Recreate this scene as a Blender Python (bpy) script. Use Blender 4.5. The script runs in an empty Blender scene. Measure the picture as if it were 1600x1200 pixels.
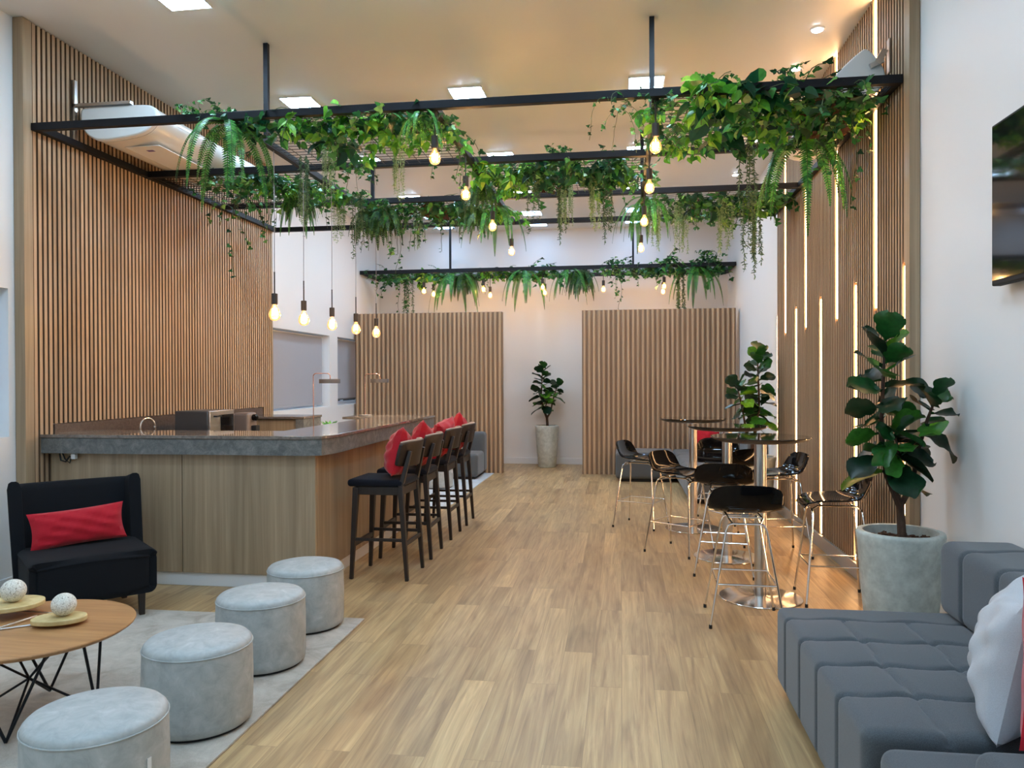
import bpy, math, random
from mathutils import Vector, Matrix, Euler
random.seed(7)
PI = math.pi
sc = bpy.context.scene
col = sc.collection

# ------------------------------------------------------------------ camera
FPX, CAMH = 1200.0, 1.5
yaw = math.atan(170 / FPX); pit = math.atan(8 / FPX); roll = 0.004
Fv = Vector((-math.sin(yaw) * math.cos(pit), math.cos(yaw) * math.cos(pit), -math.sin(pit)))
R0 = Vector((math.cos(yaw), math.sin(yaw), 0)); U0 = R0.cross(Fv)
Rv = math.cos(roll) * R0 - math.sin(roll) * U0
Uv = math.cos(roll) * U0 + math.sin(roll) * R0
cd = bpy.data.cameras.new('camera'); cam = bpy.data.objects.new('camera', cd); col.objects.link(cam)
cd.sensor_fit = 'HORIZONTAL'; cd.sensor_width = 36; cd.lens = FPX / 1600 * 36; cd.clip_start = 0.05; cd.clip_end = 100
m = Matrix((Rv, Uv, -Fv)).transposed().to_4x4(); m.translation = (0, 0, CAMH)
cam.matrix_world = m
sc.camera = cam
# ------------------------------------------------------------------ world, exposure
w = bpy.data.worlds.new('world'); sc.world = w; w.use_nodes = True
bg = w.node_tree.nodes['Background']; bg.inputs[0].default_value = (0.42, 0.68, 1.0, 1); bg.inputs[1].default_value = 2.2
sc.view_settings.view_transform = 'Standard'; sc.view_settings.look = 'None'
sc.view_settings.gamma = 1; sc.view_settings.use_curve_mapping = False
sc.view_settings.exposure = 1.03
cy = sc.cycles
cy.use_denoising = True; cy.max_bounces = 7; cy.diffuse_bounces = 4; cy.glossy_bounces = 3; cy.transmission_bounces = 4
cy.transparent_max_bounces = 8; cy.sample_clamp_indirect = 4; cy.caustics_reflective = False; cy.caustics_refractive = False
cy.use_adaptive_sampling = True; cy.adaptive_threshold = 0.02; cy.use_light_tree = True
PANEL_E, STRIP_E, BULB_W, COOL = 40.0, 24.0, 8.0, (0.56, 0.85, 1.14)
WARM = (1.0, 0.56, 0.22)

# ------------------------------------------------------------------ helpers
def tag(o, label=None, cat=None, group=None, kind=None):
    if label: o['label'] = label
    if cat: o['category'] = cat
    if group: o['group'] = group
    if kind: o['kind'] = kind
    return o

def empty(name, loc=(0, 0, 0), rz=0, label=None, cat=None, group=None):
    o = bpy.data.objects.new(name, None); o.empty_display_size = 0.1
    o.location = loc; o.rotation_euler = (0, 0, rz); col.objects.link(o)
    return tag(o, label, cat, group)

KIDS = {}
def adopt(o, parent):
    if parent is not None:
        o.parent = parent; KIDS.setdefault(parent.name, []).append(o)
    return o

def copy_tree(o, parent=None, loc=None, rz=None, scale=None):
    c = o.copy(); col.objects.link(c)
    if parent is not None: adopt(c, parent)
    if loc is not None: c.location = loc
    if rz is not None: c.rotation_euler = (0, 0, rz)
    if scale is not None: c.scale = (scale,) * 3 if isinstance(scale, (int, float)) else scale
    for ch in list(KIDS.get(o.name, [])): copy_tree(ch, c)
    return c

def lerp(a, b, t): return a + (b - a) * t

class MB:
    def __init__(s): s.v = []; s.f = []; s.sm = []
    def add(s, vs, fs, smooth=True):
        k = len(s.v); s.v += [tuple(p) for p in vs]; s.f += [tuple(i + k for i in f) for f in fs]; s.sm += [smooth] * len(fs)
        return s
    def box(s, x0, x1, y0, y1, z0, z1):
        vs = [(x, y, z) for z in (z0, z1) for y in (y0, y1) for x in (x0, x1)]
        return s.add(vs, [(0, 2, 3, 1), (4, 5, 7, 6), (0, 1, 5, 4), (2, 6, 7, 3), (0, 4, 6, 2), (1, 3, 7, 5)], False)
    def obox(s, c, size, rot=None):
        R = rot or Matrix.Identity(3); c = Vector(c); h = [a / 2 for a in size]
        vs = [c + R @ Vector((x * h[0], y * h[1], z * h[2])) for z in (-1, 1) for y in (-1, 1) for x in (-1, 1)]
        return s.add(vs, [(0, 2, 3, 1), (4, 5, 7, 6), (0, 1, 5, 4), (2, 6, 7, 3), (0, 4, 6, 2), (1, 3, 7, 5)], False)
    def beam(s, p0, p1, wx, wz, wx1=None, wz1=None):
        """tapered bar of rectangular section"""
        p0, p1 = Vector(p0), Vector(p1); d = (p1 - p0).normalized()
        up = Vector((0, 0, 1)) if abs(d.z) < 0.9 else Vector((0, 1, 0))
        a = d.cross(up).normalized(); b = a.cross(d).normalized()
        wx1 = wx if wx1 is None else wx1; wz1 = wz if wz1 is None else wz1
        vs = []
        for p, q, r in ((p0, wx, wz), (p1, wx1, wz1)):
            for i, j in ((-1, -1), (1, -1), (1, 1), (-1, 1)): vs.append(p + a * i * q / 2 + b * j * r / 2)
        return s.add(vs, [(0, 1, 2, 3), (7, 6, 5, 4), (0, 4, 5, 1), (1, 5, 6, 2), (2, 6, 7, 3), (3, 7, 4, 0)], False)
    def prism(s, pts, z0, z1):
        n = len(pts); vs = [(x, y, z0) for x, y in pts] + [(x, y, z1) for x, y in pts]
        s.add(vs, [tuple(range(n))[::-1], tuple(range(n, 2 * n))] + [(i, (i + 1) % n, n + (i + 1) % n, n + i) for i in range(n)], False)
        return s
    def tube(s, pts, r, n=8, cap=True, closed=False):
        pts = [Vector(p) for p in pts]; m_ = len(pts); vs = []; ref = None
        for i, p in enumerate(pts):
            if closed: d = (pts[(i + 1) % m_] - pts[i - 1])
            else: d = (pts[min(i + 1, m_ - 1)] - pts[max(i - 1, 0)])
            if d.length < 1e-9: d = Vector((0, 0, 1))
            d.normalize()
            if ref is None: ref = d.orthogonal().normalized()
            ref = (ref - d * ref.dot(d))
            ref = ref.normalized() if ref.length > 1e-6 else d.orthogonal().normalized()
            b = d.cross(ref); rr = r[i] if isinstance(r, (list, tuple)) else r
            for k in range(n):
                a = 2 * PI * k / n; vs.append(p + ref * math.cos(a) * rr + b * math.sin(a) * rr)
        fs = []
        for i in range(m_ if closed else m_ - 1):
            j = (i + 1) % m_
            for k in range(n): fs.append((i * n + k, i * n + (k + 1) % n, j * n + (k + 1) % n, j * n + k))
        if cap and not closed: fs.append(tuple(range(n))[::-1]); fs.append(tuple((m_ - 1) * n + k for k in range(n)))
        return s.add(vs, fs)
    def lathe(s, prof, c=(0, 0, 0), n=32, sx=1, sy=1):
        vs = []; fs = []; m_ = len(prof)
        for r, z in prof:
            for k in range(n):
                a = 2 * PI * k / n; vs.append((c[0] + r * sx * math.cos(a), c[1] + r * sy * math.sin(a), c[2] + z))
        for i in range(m_ - 1):
            for k in range(n): fs.append((i * n + k, i * n + (k + 1) % n, (i + 1) * n + (k + 1) % n, (i + 1) * n + k))
        if prof[0][0] > 1e-6: fs.append(tuple(range(n))[::-1])
        if prof[-1][0] > 1e-6: fs.append(tuple((m_ - 1) * n + k for k in range(n)))
        return s.add(vs, fs)
    def ball(s, c, r, nu=16, nv=10, sz=1.0):
        prof = [(r * math.sin(PI * i / nv), -r * sz * math.cos(PI * i / nv)) for i in range(nv + 1)]
        prof[0] = (1e-5, prof[0][1]); prof[-1] = (1e-5, prof[-1][1])
        return s.lathe(prof, c, nu)
    def xf(s, M, start=0):
        for i in range(start, len(s.v)): s.v[i] = tuple(M @ Vector(s.v[i]))
        return s
    def build(s, name, mat, parent=None, loc=None, rz=None, bevel=0, sharp=35, seg=2):
        me = bpy.data.meshes.new(name); me.from_pydata(s.v, [], s.f); me.materials.append(mat)
        me.polygons.foreach_set('use_smooth', [bool(bevel) or x for x in s.sm]); me.update()
        try: me.set_sharp_from_angle(angle=math.radians(sharp))
        except Exception: pass
        o = bpy.data.objects.new(name, me); col.objects.link(o)
        if loc is not None: o.location = loc
        if rz is not None: o.rotation_euler = (0, 0, rz)
        if bevel:
            b = o.modifiers.new('bevel', 'BEVEL'); b.width = bevel; b.segments = seg; b.limit_method = 'ANGLE'; b.angle_limit = math.radians(35)
        return adopt(o, parent)

def softbox(sx, sy, sz, r, disp=None, n=(14, 14, 8)):
    """rounded box centred at origin with displacement function disp(p, nrm)->metres"""
    mb = MB(); axes = []
    for L, k in zip((sx, sy, sz), n):
        h = L / 2; e = [-h, -h + r * .12, -h + r * .35, -h + r * .65, -h + r]
        mid = [lerp(-h + r, h - r, i / k) for i in range(1, k)]
        axes.append(e + mid + [-t for t in e[::-1]])
    half = Vector((sx / 2, sy / 2, sz / 2)); inner = Vector((sx / 2 - r, sy / 2 - r, sz / 2 - r))
    idx = {}
    def vert(p):
        key = (round(p[0], 5), round(p[1], 5), round(p[2], 5))
        if key in idx: return idx[key]
        P = Vector(p); q = Vector([max(-inner[i], min(inner[i], P[i])) for i in range(3)])
        d = P - q; nrm = d.normalized() if d.length > 1e-9 else Vector((0, 0, 1))
        if d.length > 1e-9: P = q + nrm * r
        if disp: P = P + nrm * disp(P, nrm)
        idx[key] = len(mb.v); mb.v.append(tuple(P)); return idx[key]
    for ax in range(3):
        a, b = [(1, 2), (2, 0), (0, 1)][ax]
        for sgn in (-1, 1):
            A, B = axes[a], axes[b]
            for i in range(len(A) - 1):
                for j in range(len(B) - 1):
                    q = []
                    for ii, jj in ((i, j), (i + 1, j), (i + 1, j + 1), (i, j + 1)):
                        p = [0, 0, 0]; p[ax] = sgn * half[ax]; p[a] = A[ii]; p[b] = B[jj]; q.append(vert(p))
                    if sgn < 0: q = q[::-1]
                    mb.f.append(tuple(q)); mb.sm.append(True)
    return mb

def pillow(wd, ht, th, n=18, seed=0, wr=0.012):
    """throw pillow in the XZ plane, thickness along Y, pinched corners"""
    rnd = random.Random(seed); ph = [rnd.uniform(0, 6.28) for _ in range(6)]
    mb = MB()
    for sgn in (-1, 1):
        vs = []; fs = []
        for i in range(n + 1):
            for j in range(n + 1):
                u = -1 + 2 * i / n; v = -1 + 2 * j / n
                pin = 1 - 0.075 * (1 - v * v) * 1.0; pin2 = 1 - 0.075 * (1 - u * u)
                x = u * wd / 2 * pin; z = v * ht / 2 * pin2
                t = th / 2 * (max(0, (1 - u ** 2) * (1 - v ** 2))) ** 0.42
                e = max(abs(u), abs(v))
                t += wr * math.sin(9 * u + ph[0] + 3 * v) * math.sin(7 * v + ph[1]) * (1 - e ** 4)
                t += wr * .45 * math.sin(19 * (u * math.cos(ph[2]) + v * math.sin(ph[2])) + 3 * math.sin(5 * u + ph[3])) * e * (1 - e ** 2)
                t = max(t, 0.0) if e < .999 else 0.0
                vs.append((x, sgn * t, z))
        for i in range(n):
            for j in range(n):
                a = i * (n + 1) + j; q = (a, a + n + 1, a + n + 2, a + 1)
                fs.append(q if sgn < 0 else q[::-1])
        mb.add(vs, fs)
    return mb

def place(o, loc, rot): o.location = loc; o.rotation_euler = rot; return o

# ------------------------------------------------------------------ materials
def srgb(r, g, b):
    f = lambda c: ((c / 255) / 12.92) if c / 255 <= 0.04045 else (((c / 255) + 0.055) / 1.055) ** 2.4
    return (f(r), f(g), f(b), 1)

class N:
    def __init__(s, name):
        s.m = bpy.data.materials.new(name); s.m.use_nodes = True; s.t = s.m.node_tree
        s.b = s.t.nodes['Principled BSDF']; s.out = s.t.nodes['Material Output']
    def n(s, typ, **kw):
        nd = s.t.nodes.new(typ)
        for k, v in kw.items():
            if k in nd.inputs.keys() if not hasattr(nd, k) else False: nd.inputs[k].default_value = v
            elif hasattr(nd, k): setattr(nd, k, v)
            else: nd.inputs[k].default_value = v
        return nd
    def l(s, a, b): s.t.links.new(a, b)
    def coords(s, scale=(1, 1, 1), kind='Object'):
        tc = s.n('ShaderNodeTexCoord'); mp = s.n('ShaderNodeMapping'); mp.inputs['Scale'].default_value = scale
        if kind == 'World':
            g = s.n('ShaderNodeNewGeometry'); s.l(g.outputs['Position'], mp.inputs[0])
        else: s.l(tc.outputs[kind], mp.inputs[0])
        return mp.outputs[0]
    def noise(s, vec, scale, detail=4, rough=.5, dist=0):
        nd = s.n('ShaderNodeTexNoise'); s.l(vec, nd.inputs['Vector'])
        nd.inputs['Scale'].default_value = scale; nd.inputs['Detail'].default_value = detail
        nd.inputs['Roughness'].default_value = rough; nd.inputs['Distortion'].default_value = dist
        return nd.outputs['Fac']
    def ramp(s, fac, stops):
        r = s.n('ShaderNodeValToRGB'); s.l(fac, r.inputs[0]); e = r.color_ramp.elements
        while len(e) < len(stops): e.new(0.5)
        for el, (p, c) in zip(e, stops): el.position = p; el.color = c
        return r.outputs[0]
    def mix(s, a, b, fac, mode='MIX'):
        mx = s.n('ShaderNodeMix', data_type='RGBA', blend_type=mode)
        for sock, v in ((mx.inputs[0], fac), (mx.inputs[6], a), (mx.inputs[7], b)):
            if hasattr(v, 'is_linked') or hasattr(v, 'links'): s.l(v, sock)
            else: sock.default_value = v
        return mx.outputs[2]
    def color(s, c): s.l(c, s.b.inputs['Base Color']) if not isinstance(c, tuple) else setattr(s.b.inputs['Base Color'], 'default_value', c)
    def bump(s, h, strength=.3, dist=.002):
        b = s.n('ShaderNodeBump'); b.inputs['Strength'].default_value = strength; b.inputs['Distance'].default_value = dist
        s.l(h, b.inputs['Height']); s.l(b.outputs[0], s.b.inputs['Normal'])

def plain(name, c, rough=.5, metal=0, coat=0, spec=.5):
    x = N(name); x.color(c); x.b.inputs['Roughness'].default_value = rough; x.b.inputs['Metallic'].default_value = metal
    x.b.inputs['Coat Weight'].default_value = coat; x.b.inputs['Specular IOR Level'].default_value = spec
    return x.m

def emit(name, c, e):
    x = N(name); x.color((0.8, 0.8, 0.8, 1)); x.b.inputs['Emission Color'].default_value = (*c[:3], 1); x.b.inputs['Emission Strength'].default_value = e
    return x.m

def wood(name, c1, c2, c3, scale=(40, 40, 1.2), rough=.55, bump=.15):
    x = N(name); v = x.coords(scale, 'World'); a = x.noise(v, 1.0, 5, .6, .6)
    v2 = x.coords(tuple(k * .25 for k in scale), 'World'); b = x.noise(v2, 1.0, 3, .5, .4)
    c = x.ramp(a, [(.3, c1), (.52, c2), (.72, c3)])
    d = x.ramp(b, [(.3, (.82, .82, .82, 1)), (.7, (1.08, 1.08, 1.08, 1))])
    x.color(x.mix(c, d, 1.0, 'MULTIPLY')); x.b.inputs['Roughness'].default_value = rough; x.bump(a, bump, .001)
    return x.m

M = {}
def wallpaint():
    x = N('white_paint'); v = x.coords((1, 1, 1), 'World'); a = x.noise(v, 60, 3)
    x.color((0.80, 0.79, 0.77, 1)); x.b.inputs['Roughness'].default_value = .62; x.bump(a, .08, .001); return x.m
M['wall'] = wallpaint()
M['ceil'] = plain('ceiling_paint', (0.80, 0.78, 0.75, 1), .42)
M['trimw'] = plain('white_trim', (0.78, 0.78, 0.78, 1), .4)
M['slat'] = wood('oak_slat', srgb(168, 138, 107), srgb(189, 158, 125), srgb(202, 173, 140), (50, 50, 1.0))
M['back'] = wood('slat_gap_board', srgb(58, 40, 29), srgb(68, 48, 35), srgb(78, 56, 42), (50, 50, 1.0))
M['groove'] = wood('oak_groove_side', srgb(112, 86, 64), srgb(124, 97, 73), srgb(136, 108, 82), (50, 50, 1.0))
M['lam'] = wood('oak_laminate', srgb(150, 128, 100), srgb(166, 143, 114), srgb(181, 158, 128), (38, 38, .9), .42, .06)

def floor_mat():
    x = N('oak_plank_floor')
    tc = x.n('ShaderNodeNewGeometry')
    mp = x.n('ShaderNodeMapping'); mp.inputs['Rotation'].default_value = (0, 0, PI / 2)
    x.l(tc.outputs['Position'], mp.inputs[0])
    br = x.n('ShaderNodeTexBrick', offset=.37, offset_frequency=2, squash=1)
    x.l(mp.outputs[0], br.inputs['Vector'])
    br.inputs['Scale'].default_value = 1; br.inputs['Brick Width'].default_value = 1.25; br.inputs['Row Height'].default_value = .155
    br.inputs['Mortar Size'].default_value = .0012; br.inputs['Mortar Smooth'].default_value = .6; br.inputs['Bias'].default_value = 0
    br.inputs['Color1'].default_value = (0, 0, 0, 1); br.inputs['Color2'].default_value = (1, 1, 1, 1); br.inputs['Mortar'].default_value = (.5, .5, .5, 1)
    # offset the grain per plank
    add = x.n('ShaderNodeVectorMath', operation='ADD'); sca = x.n('ShaderNodeVectorMath', operation='SCALE'); sca.inputs[3].default_value = 7.0
    x.l(br.outputs['Color'], sca.inputs[0]); x.l(sca.outputs[0], add.inputs[0]); x.l(tc.outputs['Position'], add.inputs[1])
    m1 = x.n('ShaderNodeMapping'); m1.inputs['Scale'].default_value = (22, 1.0, 1); x.l(add.outputs[0], m1.inputs[0])
    g1 = x.noise(m1.outputs[0], 1.0, 7, .62, 1.6)
    m2 = x.n('ShaderNodeMapping'); m2.inputs['Scale'].default_value = (4, .8, 1); x.l(add.outputs[0], m2.inputs[0])
    g2 = x.noise(m2.outputs[0], 1.0, 3, .5, .8)
    m3 = x.n('ShaderNodeMapping'); m3.inputs['Scale'].default_value = (95, 3.0, 1); x.l(add.outputs[0], m3.inputs[0])
    g3 = x.noise(m3.outputs[0], 1.0, 4, .6, .5)
    c1 = x.ramp(g1, [(.24, srgb(140, 112, 80)), (.42, srgb(172, 141, 102)), (.60, srgb(190, 160, 116)), (.8, srgb(208, 182, 138))])
    c2 = x.ramp(g2, [(.32, (.72, .69, .67, 1)), (.47, (.96, .96, .95, 1)), (.7, (1.16, 1.17, 1.14, 1))])
    c3 = x.ramp(g3, [(.3, (.9, .9, .9, 1)), (.7, (1.06, 1.06, 1.06, 1))])
    c4 = x.ramp(br.outputs['Color'], [(0, (.84, .83, .82, 1)), (1, (1.1, 1.1, 1.09, 1))])
    c = x.mix(c1, c2, 1.0, 'MULTIPLY'); c = x.mix(c, c3, 1.0, 'MULTIPLY'); c = x.mix(c, c4, 1.0, 'MULTIPLY')
    c = x.mix(c, srgb(92, 70, 50), x.ramp(br.outputs['Fac'], [(0, (0, 0, 0, 1)), (1, (.6, .6, .6, 1))]))
    x.color(c); x.b.inputs['Roughness'].default_value = .40; x.b.inputs['Specular IOR Level'].default_value = .42
    x.bump(g1, .12, .001); return x.m
M['floor'] = floor_mat()

def stone(name, c1, c2, c3, rough, scale=14, coat=0):
    x = N(name); v = x.coords((1, 1, 1), 'World'); a = x.noise(v, scale, 6, .6, .9); b = x.noise(v, scale * 9, 3, .7)
    c = x.ramp(a, [(.3, c1), (.5, c2), (.72, c3)]); d = x.ramp(b, [(.3, (.78, .78, .78, 1)), (.7, (1.18, 1.18, 1.18, 1))])
    x.color(x.mix(c, d, 1.0, 'MULTIPLY')); x.b.inputs['Roughness'].default_value = rough; x.b.inputs['Coat Weight'].default_value = coat
    x.b.inputs['Coat Roughness'].default_value = .04
    return x.m
M['stone_top'] = stone('polished_granite', srgb(92, 84, 78), srgb(112, 103, 95), srgb(134, 124, 114), .12, 22, .6)
M['stone_side'] = stone('honed_granite', srgb(84, 86, 84), srgb(106, 107, 104), srgb(132, 130, 126), .6)
M['stone_back'] = stone('brown_granite', srgb(74, 62, 55), srgb(94, 80, 72), srgb(110, 96, 86), .35, 40)
M['pot'] = stone('cement_pot', srgb(176, 180, 172), srgb(188, 192, 183), srgb(198, 201, 193), .5, 1.6)
M['iron'] = plain('black_steel', (0.005, 0.006, 0.009, 1), .5, 0, 0, .25)
M['wire'] = plain('black_wire', (0.03, 0.025, 0.022, 1), .5, .3)
M['chrome'] = plain('chrome', (0.82, 0.80, 0.77, 1), .16, 1)
M['steel'] = plain('brushed_steel', (0.62, 0.60, 0.58, 1), .3, 1)
M['gloss'] = plain('black_gloss_plastic', (0.004, 0.004, 0.005, 1), .08, 0, 0, .22)
M['glossb'] = plain('dark_brown_gloss_top', (0.012, 0.008, 0.007, 1), .05, 0, .5)
M['darkwood'] = wood('wenge_wood', srgb(26, 18, 15), srgb(36, 26, 21), srgb(46, 34, 28), (60, 60, 4), .45, .05)
M['edgewood'] = plain('pale_ply_edge', srgb(168, 150, 138), .5)
M['rubber'] = plain('black_rubber', (0.01, 0.01, 0.01, 1), .8)
M['acw'] = plain('white_plastic', (0.80, 0.80, 0.77, 1), .35)
M['copper'] = plain('copper', (0.86, 0.47, 0.34, 1), .25, 1)
M['lampgrey'] = plain('grey_lamp_paint', (0.11, 0.105, 0.105, 1), .5)
M['cord'] = plain('grey_fabric_cord', (0.32, 0.31, 0.31, 1), .7)
M['socket'] = plain('brown_black_socket', (0.035, 0.028, 0.024, 1), .5)
M['screen'] = plain('tv_screen', (0.006, 0.006, 0.007, 1), .07, 0, .3)
M['soil'] = stone('bark_mulch', srgb(56, 38, 26), srgb(86, 58, 40), srgb(120, 84, 60), .9, 60)

def fabric(name, c, rough=.9, var=.25, scale=500, sheen=.3, big=0):
    x = N(name); v = x.coords((1, 1, 1), 'Object'); a = x.noise(v, scale, 2, .6)
    lo = tuple(k * (1 - var) for k in c[:3]) + (1,); hi = tuple(min(1, k * (1 + var)) for k in c[:3]) + (1,)
    cc = x.ramp(a, [(.35, lo), (.65, hi)])
    if big:
        b = x.noise(v, 3.2, 3, .5, .3); cc = x.mix(cc, x.ramp(b, [(.3, (1 - big,) * 3 + (1,)), (.7, (1 + big,) * 3 + (1,))]), 1.0, 'MULTIPLY')
    x.color(cc); x.b.inputs['Roughness'].default_value = rough; x.b.inputs['Sheen Weight'].default_value = sheen
    x.b.inputs['Sheen Roughness'].default_value = .5; x.b.inputs['Specular IOR Level'].default_value = .2
    x.bump(a, .35, .0015); return x.m
M['sofa'] = fabric('grey_sofa_fabric', srgb(84, 88, 91), .92, .22, 420, .25)
M['black'] = fabric('black_fabric', (0.006, 0.007, 0.009, 1), .95, .3, 500, .02)
M['navy'] = fabric('navy_fabric', (0.006, 0.007, 0.012, 1), .9, .3, 500, .05)
M['red'] = fabric('red_velvet', srgb(176, 18, 36), .75, .12, 400, .25)
M['silver'] = fabric('silver_satin', srgb(190, 192, 196), .42, .05, 300, .1)
M['white_f'] = fabric('white_cotton', srgb(222, 220, 214), .85, .04, 400, .1)
def suede():
    x = N('grey_leatherette'); v = x.coords((1, 1, 1), 'Object'); a = x.noise(v, 15, 6, .66, .5); b = x.noise(v, 60, 3, .6)
    c = x.ramp(a, [(.3, srgb(152, 155, 153)), (.48, srgb(168, 171, 168)), (.6, srgb(177, 179, 176)), (.78, srgb(196, 198, 195))])
    x.color(c); x.b.inputs['Roughness'].default_value = .5; x.bump(b, .12, .001); return x.m
M['suede'] = suede()
def rug():
    x = N('beige_rug_pile'); v = x.coords((1, 1, 1), 'World'); a = x.noise(v, 6, 5, .65, .8); b = x.noise(v, 350, 2, .6)
    c = x.ramp(a, [(.3, srgb(160, 151, 138)), (.5, srgb(182, 174, 161)), (.72, srgb(200, 192, 179))])
    d = x.ramp(b, [(.3, (.85, .85, .85, 1)), (.7, (1.1, 1.1, 1.1, 1))])
    x.color(x.mix(c, d, 1.0, 'MULTIPLY')); x.b.inputs['Roughness'].default_value = .95; x.bump(b, .5, .004); return x.m
M['rug'] = rug()
M['rug2'] = fabric('pale_grey_rug', srgb(196, 202, 206), .95, .06, 300, .1, .06)
M['tablewood'] = wood('honey_oak_veneer', srgb(168, 118, 72), srgb(182, 132, 84), srgb(194, 146, 96), (3, 40, 3), .4, .03)
M['slice'] = wood('pale_wood_slice', srgb(186, 160, 104), srgb(206, 182, 126), srgb(222, 202, 150), (14, 14, 14), .5, .05)
def speckle():
    x = N('speckled_papier_ball'); v = x.coords((1, 1, 1), 'Object'); vo = x.n('ShaderNodeTexVoronoi'); vo.inputs['Scale'].default_value = 380
    x.l(v, vo.inputs['Vector']); a = x.noise(v, 60, 4, .8)
    c1 = x.ramp(vo.outputs['Color'], [(.12, srgb(120, 110, 90)), (.26, srgb(208, 200, 184)), (.7, srgb(230, 226, 214))])
    x.color(x.mix(c1, x.ramp(a, [(.30, (.55, .52, .46, 1)), (.42, (1, 1, 1, 1))]), 1.0, 'MULTIPLY')); x.b.inputs['Roughness'].default_value = .85; x.bump(a, .4, .003); return x.m
M['ball'] = speckle()
M['panelE'] = emit('led_panel_diffuser', COOL, PANEL_E)
M['panelD'] = emit('dimmer_led_panel_diffuser', (0.48, 0.80, 1.3), 9)
M['tubeE'] = emit('tube_light_diffuser', COOL, 20)
M['spotE'] = emit('downlight_diffuser', (0.75, 0.88, 1.0), 30)
M['stripE'] = emit('warm_led_strip', (1.0, 0.56, 0.25), STRIP_E)
M['lampE'] = emit('table_lamp_diffuser', (1.0, 0.80, 0.55), 6)
M['core'] = emit('glowing_filament', (1.0, 0.58, 0.22), 40)
def bulbglass():
    x = N('amber_bulb_glass'); x.t.nodes.remove(x.b)
    tr = x.n('ShaderNodeBsdfTransparent'); tr.inputs[0].default_value = (1, .93, .82, 1)
    gl = x.n('ShaderNodeBsdfGlossy'); gl.inputs['Roughness'].default_value = .05
    em = x.n('ShaderNodeEmission'); em.inputs[0].default_value = (1, .40, .09, 1); em.inputs[1].default_value = .85
    fr = x.n('ShaderNodeFresnel'); fr.inputs[0].default_value = 1.3
    m1 = x.n('ShaderNodeMixShader'); x.l(fr.outputs[0], m1.inputs[0]); x.l(tr.outputs[0], m1.inputs[1]); x.l(gl.outputs[0], m1.inputs[2])
    ad = x.n('ShaderNodeAddShader'); x.l(m1.outputs[0], ad.inputs[0]); x.l(em.outputs[0], ad.inputs[1]); x.l(ad.outputs[0], x.out.inputs[0])
    return x.m
M['bulb'] = bulbglass()
def winglass():
    x = N('window_glass'); x.t.nodes.remove(x.b)
    tr = x.n('ShaderNodeBsdfTransparent'); gl = x.n('ShaderNodeBsdfGlossy'); gl.inputs['Roughness'].default_value = .02
    fr = x.n('ShaderNodeFresnel'); m1 = x.n('ShaderNodeMixShader')
    x.l(fr.outputs[0], m1.inputs[0]); x.l(tr.outputs[0], m1.inputs[1]); x.l(gl.outputs[0], m1.inputs[2]); x.l(m1.outputs[0], x.out.inputs[0]); return x.m
M['glass'] = winglass()
def blind():
    x = N('grey_roller_blind'); x.color(srgb(176, 176, 180)); x.b.inputs['Roughness'].default_value = .8
    tl = x.n('ShaderNodeBsdfTranslucent'); tl.inputs[0].default_value = srgb(176, 182, 196)
    mx = x.n('ShaderNodeMixShader'); mx.inputs[0].default_value = .12
    x.l(x.b.outputs[0], mx.inputs[1]); x.l(tl.outputs[0], mx.inputs[2]); x.l(mx.outputs[0], x.out.inputs[0]); return x.m
M['blind'] = blind()

def leafmat(name, stops, rough=.45, transl=.25):
    x = N(name); g = x.n('ShaderNodeNewGeometry'); oi = x.n('ShaderNodeObjectInfo')
    c = x.ramp(g.outputs['Random Per Island'], stops)
    v = x.coords((1, 1, 1), 'Object'); a = x.noise(v, 45, 2)
    c = x.mix(c, x.ramp(a, [(.35, (.75, .78, .75, 1)), (.65, (1.15, 1.15, 1.1, 1))]), 1.0, 'MULTIPLY')
    x.color(c); x.b.inputs['Roughness'].default_value = rough
    tl = x.n('ShaderNodeBsdfTranslucent'); x.l(c, tl.inputs[0]); mx = x.n('ShaderNodeMixShader'); mx.inputs[0].default_value = transl
    x.l(x.b.outputs[0], mx.inputs[1]); x.l(tl.outputs[0], mx.inputs[2]); x.l(mx.outputs[0], x.out.inputs[0]); return x.m
M['ivy'] = leafmat('ivy_leaf', [(0, srgb(17, 60, 38)), (.4, srgb(38, 99, 53)), (.75, srgb(69, 137, 63)), (1, srgb(136, 184, 95))])
M['pothos'] = leafmat('bright_pothos_leaf', [(0, srgb(34, 98, 36)), (.4, srgb(74, 149, 43)), (.75, srgb(124, 187, 55)), (1, srgb(181, 211, 85))])
M['philo'] = leafmat('dark_broad_leaf', [(0, srgb(13, 51, 36)), (.5, srgb(24, 83, 53)), (.8, srgb(49, 117, 55)), (1, srgb(108, 170, 68))], .35)
M['fern'] = leafmat('fern_leaf', [(0, srgb(28, 98, 43)), (.5, srgb(54, 135, 53)), (1, srgb(96, 170, 70))])
M['fernd'] = leafmat('dark_fern_leaf', [(0, srgb(24, 64, 36)), (.5, srgb(49, 99, 49)), (1, srgb(95, 137, 63))])
M['moss'] = leafmat('pale_moss_strand', [(0, srgb(95, 130, 92)), (.5, srgb(142, 172, 120)), (1, srgb(187, 207, 152))], .7)
M['string'] = leafmat('grey_green_strand', [(0, srgb(51, 81, 63)), (.5, srgb(85, 114, 80)), (1, srgb(126, 144, 100))], .7)
M['rusty'] = leafmat('russet_leaf', [(0, srgb(69, 36, 26)), (.4, srgb(99, 68, 36)), (.6, srgb(42, 91, 41)), (1, srgb(58, 114, 47))], .6)
M['stem'] = plain('green_brown_stem', srgb(66, 78, 40), .7)
M['ficus'] = leafmat('fiddle_leaf', [(0, srgb(9, 34, 22)), (.45, srgb(19, 55, 33)), (.75, srgb(33, 86, 35)), (.9, srgb(61, 124, 41)), (1, srgb(107, 161, 37))], .35, .15)
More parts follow.
